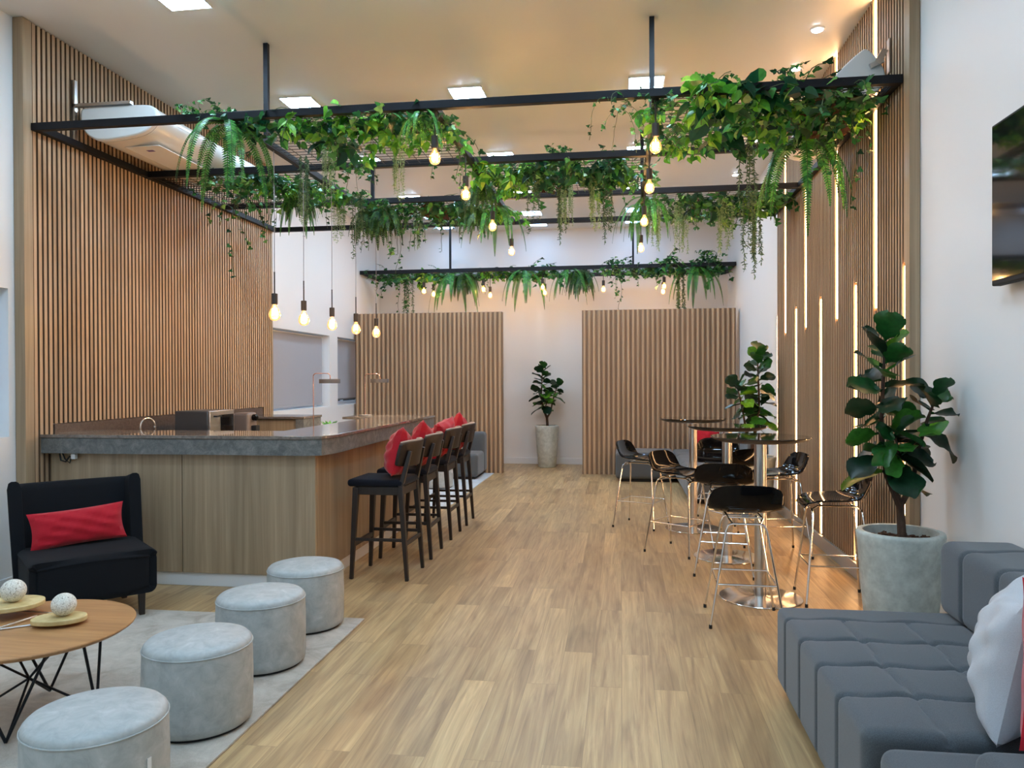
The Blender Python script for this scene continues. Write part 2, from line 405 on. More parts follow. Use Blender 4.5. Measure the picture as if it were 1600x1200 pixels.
M['bark'] = wood('ficus_bark', srgb(46, 32, 24), srgb(76, 54, 40), srgb(98, 74, 54), (30, 30, 8), .85, .5)

# ------------------------------------------------------------------ room shell
XL, XR, YB, YF, ZC = -4.33, 1.80, 13.45, -3.2, 4.12
def struct(name, mb, mat, bevel=0):
    o = mb.build(name, mat, None, bevel=bevel); o['kind'] = 'structure'; return o
struct('floor', MB().box(XL - .1, XR + .1, YF - .1, YB + .1, -.1, 0), M['floor'])
struct('ceiling', MB().box(XL - .1, XR + .1, YF - .1, YB + .1, ZC, ZC + .1), M['ceil'])
WIN = [(3.55, 4.93), (9.03, 11.04), (11.37, 12.9)]; WZ0, WZ1 = 1.10, 2.16
wl = MB(); y = YF
for a, b in WIN:
    wl.box(XL - .28, XL, y, a, 0, ZC); wl.box(XL - .28, XL, a, b, 0, WZ0); wl.box(XL - .28, XL, a, b, WZ1, ZC); y = b
wl.box(XL - .28, XL, y, YB, 0, ZC)
struct('wall_left', wl, M['wall'])
struct('wall_right', MB().box(XR, XR + .15, YF, YB, 0, ZC), M['wall'])
struct('wall_back', MB().box(XL, XR, YB, YB + .15, 0, ZC), M['wall'])
struct('wall_front', MB().box(XL, XR, YF - .15, YF, 0, ZC), M['wall'])
struct('baseboard_back', MB().box(XL + .02, XR - .02, YB - .018, YB, 0.0, .11), M['trimw'], .004)
bl = MB(); bl.box(XL, XL + .016, YF, 4.97, 0, .1); bl.box(XL, XL + .016, 8.98, YB - .02, 0, .1)
struct('baseboard_left', bl, M['trimw'], .004)
br_ = MB(); br_.box(XR - .016, XR, YF, 4.97, 0, .1); br_.box(XR - .016, XR, 8.98, YB - .02, 0, .1)
struct('baseboard_right', br_, M['trimw'], .004)
for i, (a, b) in enumerate(WIN):
    w_ = empty('window_%d' % (i + 1)); w_['kind'] = 'structure'
    f = MB(); X0, X1 = XL - .25, XL - .21
    f.box(X0, X1, a, b, WZ0, WZ0 + .05); f.box(X0, X1, a, b, WZ1 - .05, WZ1)
    f.box(X0, X1, a, a + .05, WZ0 + .05, WZ1 - .05); f.box(X0, X1, b - .05, b, WZ0 + .05, WZ1 - .05)
    f.box(X0, X1, (a + b) / 2 - .025, (a + b) / 2 + .025, WZ0 + .05, WZ1 - .05)
    f.build('window_frame', M['trimw'], w_)
    MB().box(XL - .234, XL - .228, a + .05, b - .05, WZ0 + .05, WZ1 - .05).build('window_pane', M['glass'], w_)
    bd = empty('roller_blind', (XL - .12, (a + b) / 2, WZ1), 0,
        ['grey roller blind in the near left window, its edge just inside the picture', 'grey roller blind lowered to the sill of the wide far window beside the slatted wall',
         'grey roller blind with a dark bottom bar, partly behind the left slatted screen'][i], 'blind')
    hh = (WZ1 - WZ0) - [.10, .05, .10][i]; hw = (b - a) / 2 - .03
    MB().tube([(0, -hw, -.03), (0, hw, -.03)], .022, 10).build('roller_tube', M['acw'], bd)
    MB().box(.018, .021, -hw + .02, hw - .03, -hh, -.03).build('blind_cloth', M['blind'], bd)
    MB().box(.008, .030, -hw + .02, hw - .03, -hh - .022, -hh).build('bottom_bar', M['blind'] if i < 2 else M['lampgrey'], bd)
    if i == 0:
        MB().box(.022, .0245, hw - .12, hw - .04, -hh + .01, -hh + .055).build('maker_tag', M['trimw'], bd)

# slatted cladding on the side walls, with screens at the back ---------------------------------
def slats_y(mb, bb, xf, sgn, y0, y1, z0, z1, pitch=.05, wd=.030, dp=.024, skip=()):
    """slats standing on plane x=xf-sgn*dp facing sgn; xf is the slat face"""
    n = int(round((y1 - y0) / pitch))
    for i in range(n):
        y = y0 + i * pitch + (pitch - wd) / 2
        if any(a - .03 < y + wd / 2 < a + .03 for a in skip): continue
        a, b = xf - sgn * dp, xf
        mb.box(min(a, b), max(a, b), y, y + wd, z0, z1)
SLX = -4.25
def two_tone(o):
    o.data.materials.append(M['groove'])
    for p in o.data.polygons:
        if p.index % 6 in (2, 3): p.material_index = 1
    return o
def slat_cladding_left():
    t = empty('slatted_wall_cladding', (SLX, 6.97, 0), 0, 'tall oak slatted cladding on the left wall behind the bar', 'wall panel')
    T = Matrix.Translation((-SLX, -6.97, 0))
    s, b = MB(), MB()
    slats_y(s, b, SLX, 1, 5.07, 5.27, .10, ZC - .004)
    slats_y(s, b, SLX, 1, 5.27, 8.72, 1.175, ZC - .004)
    slats_y(s, b, SLX, 1, 8.72, 8.92, .10, ZC - .004)
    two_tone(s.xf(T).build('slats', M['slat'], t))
    b.box(XL + .004, SLX - .024, 5.07, 5.27, .1, ZC - .004); b.box(XL + .004, SLX - .024, 5.27, 8.72, 1.175, ZC - .004); b.box(XL + .004, SLX - .024, 8.72, 8.92, .1, ZC - .004)
    b.xf(T).build('backing_board', M['back'], t)
    for a, b in ((4.985, 5.07), (8.92, 8.97)): MB().box(XL + .004, SLX + .004, a, b, .0, ZC - .004).xf(T).build('end_board', M['lam'], t)
slat_cladding_left()
SRX = 1.74
DOWN = [9.0, 8.05, 7.08, 6.08, 5.07]; UPS = [8.53, 7.60, 6.58, 5.60]
def slat_cladding_right():
    t = empty('slatted_wall_cladding', (SRX, 6.97, 0), 0, 'tall oak slatted cladding on the right wall with glowing light strips', 'wall panel')
    T = Matrix.Translation((-SRX, -6.97, 0))
    s = MB(); y0, pitch, wd = 5.035, .0505, .028
    n = int((8.98 - y0) / pitch)
    for i in range(n):
        y = y0 + i * pitch; c = y + wd / 2; za, zb = .12, ZC - .004
        d = [q for q in DOWN if abs(q - c) < pitch / 2]; u = [q for q in UPS if abs(q - c) < pitch / 2]
        if d: za = 2.21
        if u: zb = 1.96
        s.box(SRX, SRX + .024, y, y + wd, za, zb)
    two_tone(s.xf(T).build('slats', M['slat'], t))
    MB().box(SRX + .024, XR - .004, 5.03, 8.985, .12, ZC - .004).xf(T).build('backing_board', M['back'], t)
    MB().box(SRX - .004, XR - .004, 4.955, 5.03, .0, ZC - .004).xf(T).build('end_board', M['lam'], t)
    MB().box(SRX - .014, SRX + .01, 5.03, 8.985, .0, .115).xf(T).build('kick_rail', M['steel'] if 0 else plain('grey_kick_rail', srgb(170, 165, 158), .45), t, bevel=.003)
    for q in DOWN:
        q = y0 + round((q - y0 - wd / 2) / pitch) * pitch + wd / 2
        MB().box(SRX + .004, SRX + .020, min(q, 8.965) - .011, min(q, 8.965) + .011, .13, 2.19).xf(T).build('led_strip', M['stripE'], t)
    for q in UPS:
        q = y0 + round((q - y0 - wd / 2) / pitch) * pitch + wd / 2
        MB().box(SRX + .004, SRX + .020, q - .011, q + .011, 1.98, ZC - .01).xf(T).build('led_strip', M['stripE'], t)
slat_cladding_right()
def screen(x0, x1, label):
    t = empty('slatted_screen', ((x0 + x1) / 2, 12.15, 0), 0, label, 'screen')
    xc = (x0 + x1) / 2; s = MB(); n = int((x1 - x0) / .0735); p = (x1 - x0) / n
    for i in range(n):
        x = x0 + i * p - xc; w2 = p * .56; o = (p - w2) / 2
        # rounded ribs
        pr = [(x + o, 0.0), (x + o + .004, -.022), (x + o + w2 * .3, -.03), (x + o + w2 * .7, -.03), (x + o + w2 - .004, -.022), (x + o + w2, 0.0)]
        s.prism(pr, .0, 2.57)
    s.xf(Matrix.Translation((0, -.06, 0))).build('ribs', M['slat'], t, sharp=60)
    MB().box(x0 - xc, x1 - xc, -.06, .07, 0, 2.57).build('core_board', M['back2'], t)
M['back2'] = wood('oak_core_board', srgb(122, 98, 76), srgb(136, 110, 86), srgb(150, 122, 96), (50, 50, 1))
screen(-4.30, -1.87, 'free-standing oak slatted screen behind the bar, left of the niche')
screen(-.60, 1.74, 'oak slatted screen behind the high tables, right of the niche')

# ------------------------------------------------------------------ ceiling lights
ORD = ['first', 'second', 'third', 'fourth', 'fifth', 'sixth', 'seventh', 'eighth', 'ninth', 'tenth', 'eleventh', 'twelfth', 'thirteenth', 'fourteenth', 'fifteenth', 'sixteenth']
pl0 = None
TUBES = [(x, y) for y in (2.6, .6, -1.6) for x in (-2.6, .1)]
for i, (x, y) in enumerate(TUBES):
    tl_ = empty('tube_light', (x, y, ZC), 0, 'long white ceiling tube light overhead, ' + ['left', 'right'][i % 2] + ' one of ' + ['the row above the ottomans', 'the row above the camera', 'the row behind the camera'][i // 2], 'ceiling light', 'long ceiling tube lights')
    MB().box(-.66, .66, -.10, .10, -.06, 0).build('housing', M['trimw'], tl_, bevel=.004)
    MB().box(-.64, .64, -.085, .085, -.066, -.0601).build('diffuser', M['tubeE'], tl_)
rows = [(4.9, 'cut by the top of the picture'), (6.92, 'in the row behind the front beam'), (8.92, 'in the second row behind the front beam'),
        (10.78, 'in the third row behind the front beam'), (12.05, 'in the fourth row, over the slatted screens'), (12.9, 'against the back wall')]
for y, rl in rows:
    for x, cl in ((-2.98, 'left'), (-1.38, 'middle'), (.23, 'right')):
        if y < 4 or True:
            if y == 4.9 and x != -2.98: lab = 'square white ceiling panel above the camera side, %s one' % cl
            elif y < 4: lab = 'square white ceiling panel overhead behind the camera, %s of row %s' % (cl, ORD[int((3 - y) / 2)])
            else: lab = 'square white ceiling light panel, %s one %s' % (cl, rl)
        if pl0 is None:
            pl0 = empty('ceiling_light', (x, y, ZC)); 
            MB().box(-.155, .155, -.155, .155, -.012, 0).build('light_frame', M['trimw'], pl0)
            MB().box(-.142, .142, -.142, .142, -.016, -.0121).build('diffuser', M['panelE'], pl0)
            o = pl0
        elif y > 12:
            o = empty('ceiling_light', (x, y, ZC)); MB().box(-.155, .155, -.155, .155, -.012, 0).build('light_frame', M['trimw'], o)
            MB().box(-.142, .142, -.142, .142, -.016, -.0121).build('diffuser', M['panelD'], o)
        else: o = copy_tree(pl0, loc=(x, y, ZC))
        tag(o, lab, 'ceiling light', 'square ceiling light panels')
d0 = None
for i, y in enumerate((6.05, 6.78, 7.75, 8.77, 10.2)):
    if d0 is None:
        d0 = o = empty('downlight', (1.47, y, ZC))
        MB().lathe([(.052, 0), (.052, -.008), (.040, -.012)], n=24).build('trim_ring', M['trimw'], d0)
        MB().lathe([(.038, -.0125), (.038, -.015)], n=20).build('lens', M['spotE'], d0)
    else: o = copy_tree(d0, loc=(1.47, y, ZC))
    tag(o, 'small round ceiling spot by the right slatted wall, %s from the front' % ORD[i], 'downlight', 'round ceiling downlights')

# ------------------------------------------------------------------ pergolas
ZP = 3.35
YBM = [5.08, 6.41, 7.72, 9.0]; XBM = [SLX + .03, -2.73, -1.25, .23, SRX - .03]
def wire_mesh(mb, x0, x1, y0, y1, z, px=.10, py=.075, r=.0022):
    n = int((x1 - x0) / px)
    for i in range(n + 1):
        x = lerp(x0, x1, i / n); mb.box(x - r, x + r, y0, y1, z - r, z + r)
    n = int((y1 - y0) / py)
    for i in range(n + 1):
        y = lerp(y0, y1, i / n); mb.box(x0, x1, y - r, y + r, z + r, z + 3 * r)
pg = empty('hanging_plant_frame', (0, 0, 0), 0, 'large black steel grid frame hung under the ceiling over the bar area', 'frame')
for y in YBM: MB().box(SLX + .005, SRX - .006, y - .025, y + .025, ZP - .027, ZP + .027).build('cross_beam', M['iron'], pg, bevel=.002)
for i in range(3):
    for x in XBM: MB().box(x - .023, x + .023, YBM[i] + .026, YBM[i + 1] - .026, ZP - .026, ZP + .026).build('long_beam', M['iron'], pg, bevel=.002)
BAYS = [(0, 1), (0, 3), (1, 0), (1, 2), (2, 1), (2, 3)]
for r_, c_ in BAYS:
    mb = MB(); wire_mesh(mb, XBM[c_] + .024, XBM[c_ + 1] - .024, YBM[r_] + .026, YBM[r_ + 1] - .026, ZP - .01)
    mb.build('wire_mesh', M['wire'], pg)
for x, y in ((-2.73, 5.68), (.23, 5.68), (-2.73, 8.27), (.23, 8.27)):
    MB().box(x - .018, x + .018, y - .018, y + .018, ZP + .027, ZC).build('hanging_rod', M['iron'], pg)
ZQ, YQ0, YQ1 = 3.29, 12.42, 13.3
pq = empty('hanging_plant_frame', (0, 0, 0), 0, 'narrow black steel plant frame along the back wall above the slatted screens', 'frame')
for y in (YQ0, YQ1): MB().box(XL + .005, XR - .006, y - .025, y + .025, ZQ - .03, ZQ + .03).build('cross_beam', M['iron'], pq, bevel=.002)
for x in (XL + .03, -3.2, -2.24, -1.25, -.28, .69, XR - .03): MB().box(x - .02, x + .02, YQ0 + .026, YQ1 - .026, ZQ - .025, ZQ + .025).build('long_beam', M['iron'], pq)
mb = MB(); wire_mesh(mb, XL + .06, XR - .06, YQ0 + .03, YQ1 - .03, ZQ - .01, .15, .1, .0025); mb.build('wire_mesh', M['wire'], pq)
for x in (-2.78, .2):
    MB().box(x - .016, x + .016, YQ0 - .016, YQ0 + .016, ZQ + .03, ZC).build('hanging_rod', M['iron'], pq)

# ------------------------------------------------------------------ bulbs
def bulb_into(t, z, sc_=1.0):
    """globe filament bulb whose socket top is at z (local)"""
    MB().lathe([(.008, 0), (.024, -.004), (.024, -.085), (.020, -.09)], (0, 0, z), 18).build('socket', M['socket'], t)
    prof = [(.013, -.088), (.015, -.10), (.026, -.118), (.041, -.142), (.047, -.166), (.044, -.190), (.033, -.208), (.016, -.218), (.0005, -.220)]
    b = MB().lathe([(r * sc_, -.088 + (h + .088) * sc_) for r, h in prof], (0, 0, z), 24).build('bulb', M['bulb'], t)
    f = MB()
    pts = []
    for k in range(9):
        a = 2 * PI * k / 8; pts.append((.018 * math.cos(a), .018 * math.sin(a), z - .125 - (.045 if k % 2 else 0)))
    f.tube(pts, .0055, 6); f.ball((0, 0, z - .155), .017, 12, 8)
    f.build('filament', M['core'], b)
    return b
def bulb_light(x, y, z, W=BULB_W):
    l = bpy.data.lights.new('bulb_light', 'POINT'); l.energy = W; l.color = WARM; l.shadow_soft_size = .035
    o = bpy.data.objects.new('bulb_light', l); o.location = (x, y, z); col.objects.link(o)
def pendant(x, y, ztop, zs, label, group, long=False, W=BULB_W):
    t = empty('pendant_lamp', (x, y, ztop), 0, label, 'pendant lamp', group)
    s = zs - ztop
    if long:
        MB().tube([(0, 0, 0), (.002, 0, s * .5), (0, 0, s + .17)], .0035, 6).build('cord', M['cord'], t)
        MB().tube([(0, 0, s + .17), (0, 0, s)], .006, 8).build('stem', M['socket'], t)
    else: MB().tube([(0, 0, 0), (0, 0, s)], .0055, 8).build('cord', M['socket'], t)
    bulb_into(t, s, 1.0 if long else .84); bulb_light(x, y, zs - .155, W)
    return t
for i, y in enumerate((5.02, 6.17, 7.5, 8.84)):
    pendant(-1.25, y if i else 5.12, ZP - .027, 3.16 if i < 3 else 3.13, 'bare amber bulb hanging from the plant frame left of centre, %s from the front' % ORD[i], 'bulbs under the plant frame')
for i, y in enumerate((5.0, 6.22, 7.55, 8.8)):
    pendant(.23, y if i else 5.12, ZP - .027, 3.17 if i < 3 else 3.12, 'bare amber bulb hanging from the plant frame right of centre, %s from the front' % ORD[i], 'bulbs under the plant frame')
for i, y in enumerate((5.80, 6.37, 7.03, 7.70, 8.37)):
    pendant(-2.73, y, ZP - .027, 2.19, 'amber globe bulb on a long grey cord over the bar, %s from the left' % ORD[i], 'long cord bulbs over the bar', True)
for i, (x, y, z) in enumerate([(-3.25, 12.5, 3.12), (-3.16, 12.8, 3.1), (-2.24, 12.5, 3.13), (-2.18, 12.8, 3.06), (-1.26, 12.5, 3.14), (-1.25, 12.8, 3.09), (-.275, 12.6, 3.10), (.69, 12.5, 3.12), (.69, 12.8, 3.07)]):
    pendant(x, y, ZQ - .03, z, 'small amber bulb under the back wall frame, %s from the left' % ORD[i], 'bulbs under the back wall frame', W=3.6)

# ------------------------------------------------------------------ air conditioners
t = empty('air_conditioner', (SLX, 5.5, 3.38), 0, 'long white air conditioner hung on the left slatted wall above the frame', 'air conditioner')
prof = [(.02, .24), (.06, .26), (.58, .26), (.645, .235), (.67, .19), (.66, .13), (.60, .06), (.50, .02), (.20, -.01), (.10, .02), (.03, .10)]
def ext_y(prof, y0, y1, mb=None):
    mb = mb or MB(); n = len(prof)
    vs = [(x, y0, z) for x, z in prof] + [(x, y1, z) for x, z in prof]
    fs = [tuple(range(n)), tuple(range(n, 2 * n))[::-1]] + [(i, n + i, n + (i + 1) % n, (i + 1) % n) for i in range(n)]
    return mb.add(vs, fs)
AP = [(x + .04, z) for x, z in prof]
def round_prof(p, it=2):
    for _ in range(it):
        q = []
        for i in range(len(p)):
            a, b = p[i], p[(i + 1) % len(p)]
            q += [(lerp(a[0], b[0], .25), lerp(a[1], b[1], .25)), (lerp(a[0], b[0], .75), lerp(a[1], b[1], .75))]
        p = q
    return p
AP = round_prof(AP, 2)
ext_y(AP, 0, .06).build('end_cap', M['acw'], t, bevel=.012)
ext_y([(lerp(.36, x, .985), lerp(.13, z, .985)) for x, z in AP], .062, 1.60).build('body', plain('cream_plastic', (.74, .72, .66, 1), .22), t)
ext_y(AP, 1.60, 1.66).build('end_cap', M['acw'], t)
MB().box(.30, .60, .20, 1.50, -.003, .002).xf(Matrix.Translation((0, 0, 0)) @ Matrix.Rotation(0, 4, 'Y')).build('louvre', M['acw'], t)
MB().beam((.66, .1, .125), (.66, 1.56, .125), .014, .012).build('seam', M['iron'], t)
MB().obox((.45, .32, -.001), (.06, .04, .006)).build('badge', plain('purple_sticker', srgb(88, 60, 140), .4), t)
MB().box(.0, .03, -.02, .01, .0, .47).box(.0, .50, -.02, .02, .262, .285).build('bracket', M['steel'], t)
t = empty('air_conditioner', (SRX, 5.33, 3.45), 0, 'white wall unit tilted on a bracket above the frame at the right slatted wall', 'air conditioner')
pr = round_prof([(-.02, .08), (-.13, .215), (-.17, .20), (-.33, .055), (-.36, .0), (-.30, -.09), (-.10, -.10), (-.02, -.03)], 2)
ext_y(pr, 0, 1.55).build('body', M['acw'], t, bevel=.008)
MB().beam((-.36, .03, -.03), (-.36, 1.5, -.03), .01, .03).build('air_slot', M['iron'], t)
MB().obox((-.055, -.02, .14), (.04, .03, .10), Matrix.Rotation(.5, 3, 'Y')).obox((-.08, -.02, .10), (.09, .02, .03), Matrix.Rotation(-.4, 3, 'Y')).obox((-.007, -.02, .14), (.008, .05, .22)).build('bracket', M['steel'], t)

# ------------------------------------------------------------------ television
t = empty('television', (1.747, 3.25, 2.30), 0, 'large black flat television mounted high on the right wall', 'television')
MB().box(-.022, .022, -.64, .64, -.375, .375).build('housing', M['rubber'], t, bevel=.006)
MB().box(-.0245, -.022, -.628, .628, -.35, .362).build('screen', M['screen'], t)
MB().box(.022, .053, -.2, .2, -.15, .15).build('wall_mount', M['iron'], t)

# ------------------------------------------------------------------ bar
bar = empty('bar_counter', (-3.1, 5.5, 0), 0, 'oak fronted bar counter with grey stone edge and white plinth', 'bar counter')
T = Matrix.Translation((3.1, -5.5, 0))
PX, PY = -2.15, 5.20
def bp(name, mb, mat, bev=.002): return mb.xf(T).build(name, mat, bar, bevel=bev)
bp('front_panel', MB().box(-4.22, -3.172, PY, PY + .03, .10, .98), M['lam']); bp('front_panel', MB().box(-3.166, PX - .001, PY, PY + .03, .10, .98), M['lam'])
for a, b in ((PY + .032, 6.757), (6.763, 8.28)): bp('side_panel', MB().box(PX - .03, PX, a, b, .10, .98), M['lam'])
bp('front_panel', MB().box(-2.95, PX, 8.25, 8.28, .10, .98).xf(Matrix.Identity(4)), M['lam'])
bp('plinth', MB().box(-4.22, PX - .025, PY + .02, PY + .05, 0, .10).box(PX - .045, PX - .02, PY + .05, 8.25, 0, .10), M['trimw'])
fs_ = MB()
o_ = [(-4.245, 5.13), (-2.20, 5.13), (-2.09, 5.17), (-2.05, 5.30), (-2.05, 8.30), (-2.92, 8.30)]
i_ = [(-4.245, 5.17), (-2.22, 5.17), (-2.12, 5.20), (-2.09, 5.32), (-2.09, 8.26), (-2.92, 8.26)]
fs_.prism(o_ + i_[::-1], .965, 1.078)
bp('stone_edge', fs_, M['stone_side'], 0)
bp('carcass', MB().box(-4.22, -2.3, PY + .05, 5.55, .1, .96).box(-2.6, -2.3, 5.55, 8.2, .1, .96).box(-2.9, -2.6, 7.85, 8.2, .1, .96), M['lam'])
ct = MB().prism([(-4.247, 5.12), (-2.20, 5.12), (-2.085, 5.163), (-2.04, 5.295), (-2.04, 8.31), (-2.93, 8.31), (-2.93, 7.82), (-2.60, 7.82), (-2.60, 5.66), (-4.247, 5.66)], 1.079, 1.103)
o = ct.build('countertop', M['stone_top'], None, bevel=.003); tag(o, 'polished grey stone countertop running round the top of the bar', 'countertop')
# low inner worktop behind the bar front
t = empty('inner_worktop', (-2.9, 6.6, 0), 0, 'low wooden work shelf inside the bar, hidden behind its right side', 'worktop')
MB().box(-.25, .27, -1.0, 1.0, .86, .90).build('worktop_board', M['lam'], t, bevel=.003); MB().box(-.2, .25, -.95, .95, 0.0, .86).build('cabinet', M['lam'], t)
# back counter along the wall
t = empty('back_counter', (-4.0, 6.7, 0), 0, 'low stone topped back counter under the slatted wall behind the bar', 'counter')
MB().box(-.22, .34, -1.02, 1.08, 0, .88).build('cabinet', M['lam'], t); MB().box(-.25, .37, -1.03, 1.10, .88, .918).build('worktop', M['stone_top'], t, bevel=.003)
MB().box(-.276, -.252, -1.42, 2.0, .918, 1.17).build('backsplash', M['stone_back'], t)
t = empty('end_counter', (-3.8, 8.08, 0), 0, 'short stone topped counter standing out from the wall at the far end', 'counter')
MB().box(-.42, .36, -.20, .2, 0, 1.07).build('cabinet', M['lam'], t); MB().box(-.44, .44, -.25, .25, 1.079, 1.103).build('worktop', M['stone_top'], t, bevel=.003)
MB().box(.34, .43, -.24, -.22, .965, 1.078).box(.41, .43, -.22, .24, .965, 1.078).build('stone_edge', M['stone_side'], t)
# microwave, coffee machine, tap
t = empty('toaster_oven', (-3.86, 6.72, .918), 0, 'grey metal oven with dark window on the back counter beside the tap', 'oven')
MB().box(-.17, .155, -.22, .22, .012, .30).build('housing', plain('grey_oven_paint', (.12, .12, .12, 1), .35, .6), t, bevel=.008)
MB().box(.155, .175, -.22, .22, .012, .30).build('fascia', M['steel'], t, bevel=.004)
MB().box(.175, .181, -.03, .20, .04, .26).build('oven_window', M['screen'], t)
MB().tube([(.18, -.16, .25), (.205, -.16, .25), (.205, -.07, .25), (.18, -.07, .25)], .007, 8).build('handle', M['rubber'], t)
for a in (-.18, .18):
    for b in (-.12, .12): MB().lathe([(.014, 0), (.014, .013)], (b, a, 0), 10).build('foot', M['rubber'], t)
t = empty('coffee_machine', (-3.80, 7.38, .918), 0, 'small taupe capsule coffee machine with black lever on the back counter', 'coffee machine')
softbox(.17, .20, .25, .03, None, (4, 4, 4)).xf(Matrix.Translation((0, 0, .126))).build('housing', plain('taupe_plastic', srgb(122, 110, 104), .35), t)
MB().box(.086, .14, -.04, .04, 0.001, .12).build('drip_tray', M['rubber'], t, bevel=.006)
MB().lathe([(.03, 0), (.034, .01), (.034, .04), (.02, .05)], n=18).xf(Matrix.Translation((.085, 0, .20)) @ Matrix.Rotation(PI / 2, 4, 'Y')).build('brew_head', M['gloss'], t)
t = empty('kitchen_tap', (-4.02, 5.98, .918), 0, 'curved chrome kitchen tap rising behind the countertop', 'tap')
MB().lathe([(.024, 0), (.024, .015), (.014, .02)], n=18).build('tap_base', M['chrome'], t)
pts = [(0, 0, .015), (0, 0, .19)] + [(.03 * (1 - math.cos(a)), .055 * (1 - math.cos(a)), .19 + .07 * math.sin(a)) for a in [PI * k / 10 for k in range(1, 11)]] 
MB().tube(pts, .009, 10).build('spout', M['chrome'], t)
e_ = pts[-1]; MB().lathe([(.013, 0), (.014, -.01), (.012, -.05)], e_, 14).build('nozzle', M['chrome'], t)
# cables under the stone edge
t = empty('cable_bundle', (-4.06, 5.175, .90), 0, 'black cables and adapter tucked under the stone edge at the left end of the bar', 'cables')
MB().tube([(-.07, .0, .058), (-.05, -.012, .01), (-.01, -.014, .0), (.02, -.012, .04), (.05, -.012, .02), (.04, -.006, .055)], .006, 6).tube([(-.05, .005, .06), (-.02, -.008, .02), (.02, -.01, -.01), (.03, 0.0, .05)], .005, 6).build('cable', M['rubber'], t)
MB().box(.035, .07, -.02, .01, .02, .06).build('plug', M['trimw'], t, bevel=.004)
# table lamps on the bar
def arc_lamp(loc, zt, label):
    t = empty('table_lamp', loc, 0, label, 'lamp'); h = zt - loc[2]
    MB().lathe([(.07, 0), (.07, .012), (.012, .016)], n=24).build('base', M['lampgrey'], t)
    pts = [(0, 0, .016), (0, 0, h - .03)] + [(.03 * (1 - math.cos(a)), 0, h - .03 + .03 * math.sin(a)) for a in (.4, .8, 1.2, PI / 2)] + [(.12, 0, h)] + \
          [(.14 + .03 * math.sin(a), 0, h - .03 * (1 - math.cos(a))) for a in (.4, .8, 1.2, PI / 2)] + [(.17, 0, h - .055)]
    MB().tube(pts, .0045, 8).build('stem', M['copper'], t)
    MB().lathe([(.02, .04), (.098, .04), (.1, .036), (.1, 0.0), (.092, 0.0), (.092, .01)], (.165, 0, h - .095), 32).build('lamp_shade', M['lampgrey'], t)
    MB().lathe([(.0005, .0), (.091, .0)], (.165, 0, h - .092), 28).build('diffuser', M['lampE'], t)
    l = bpy.data.lights.new('lamp_light', 'AREA'); l.shape = 'DISK'; l.size = .17; l.energy = 2.5; l.color = (1, .74, .45)
    lo = bpy.data.objects.new('lamp_light', l); lo.location = (loc[0] + .165, loc[1], loc[2] + h - .10); col.objects.link(lo)
arc_lamp((-2.93, 7.05, .90), 1.56, 'copper stemmed lamp with flat grey disc shade behind the middle of the bar')
arc_lamp((-2.76, 8.06, 1.103), 1.56, 'copper lamp with flat grey disc shade before the left slatted screen')
t = empty('potted_herb', (-2.95, 7.5, .90), 0, 'small green potted plant whose leaf tips show above the countertop', 'plant')
MB().lathe([(.03, 0), (.045, .08), (.04, .08), (.038, .07)], n=18).build('pot', M['trimw'], t)
mb = MB()
for k in range(9):
    a = k * 2.4; d = Vector((math.cos(a), math.sin(a), 0)); p = Vector((0, 0, .07))
    mb.add([p, p + d * .05 + Vector((-d.y * .018, d.x * .018, .08)), p + d * .09 + Vector((0, 0, .11)), p + d * .05 + Vector((d.y * .018, -d.x * .018, .08))], [(0, 1, 2, 3)])
mb.build('leaves', M['fern'], t)

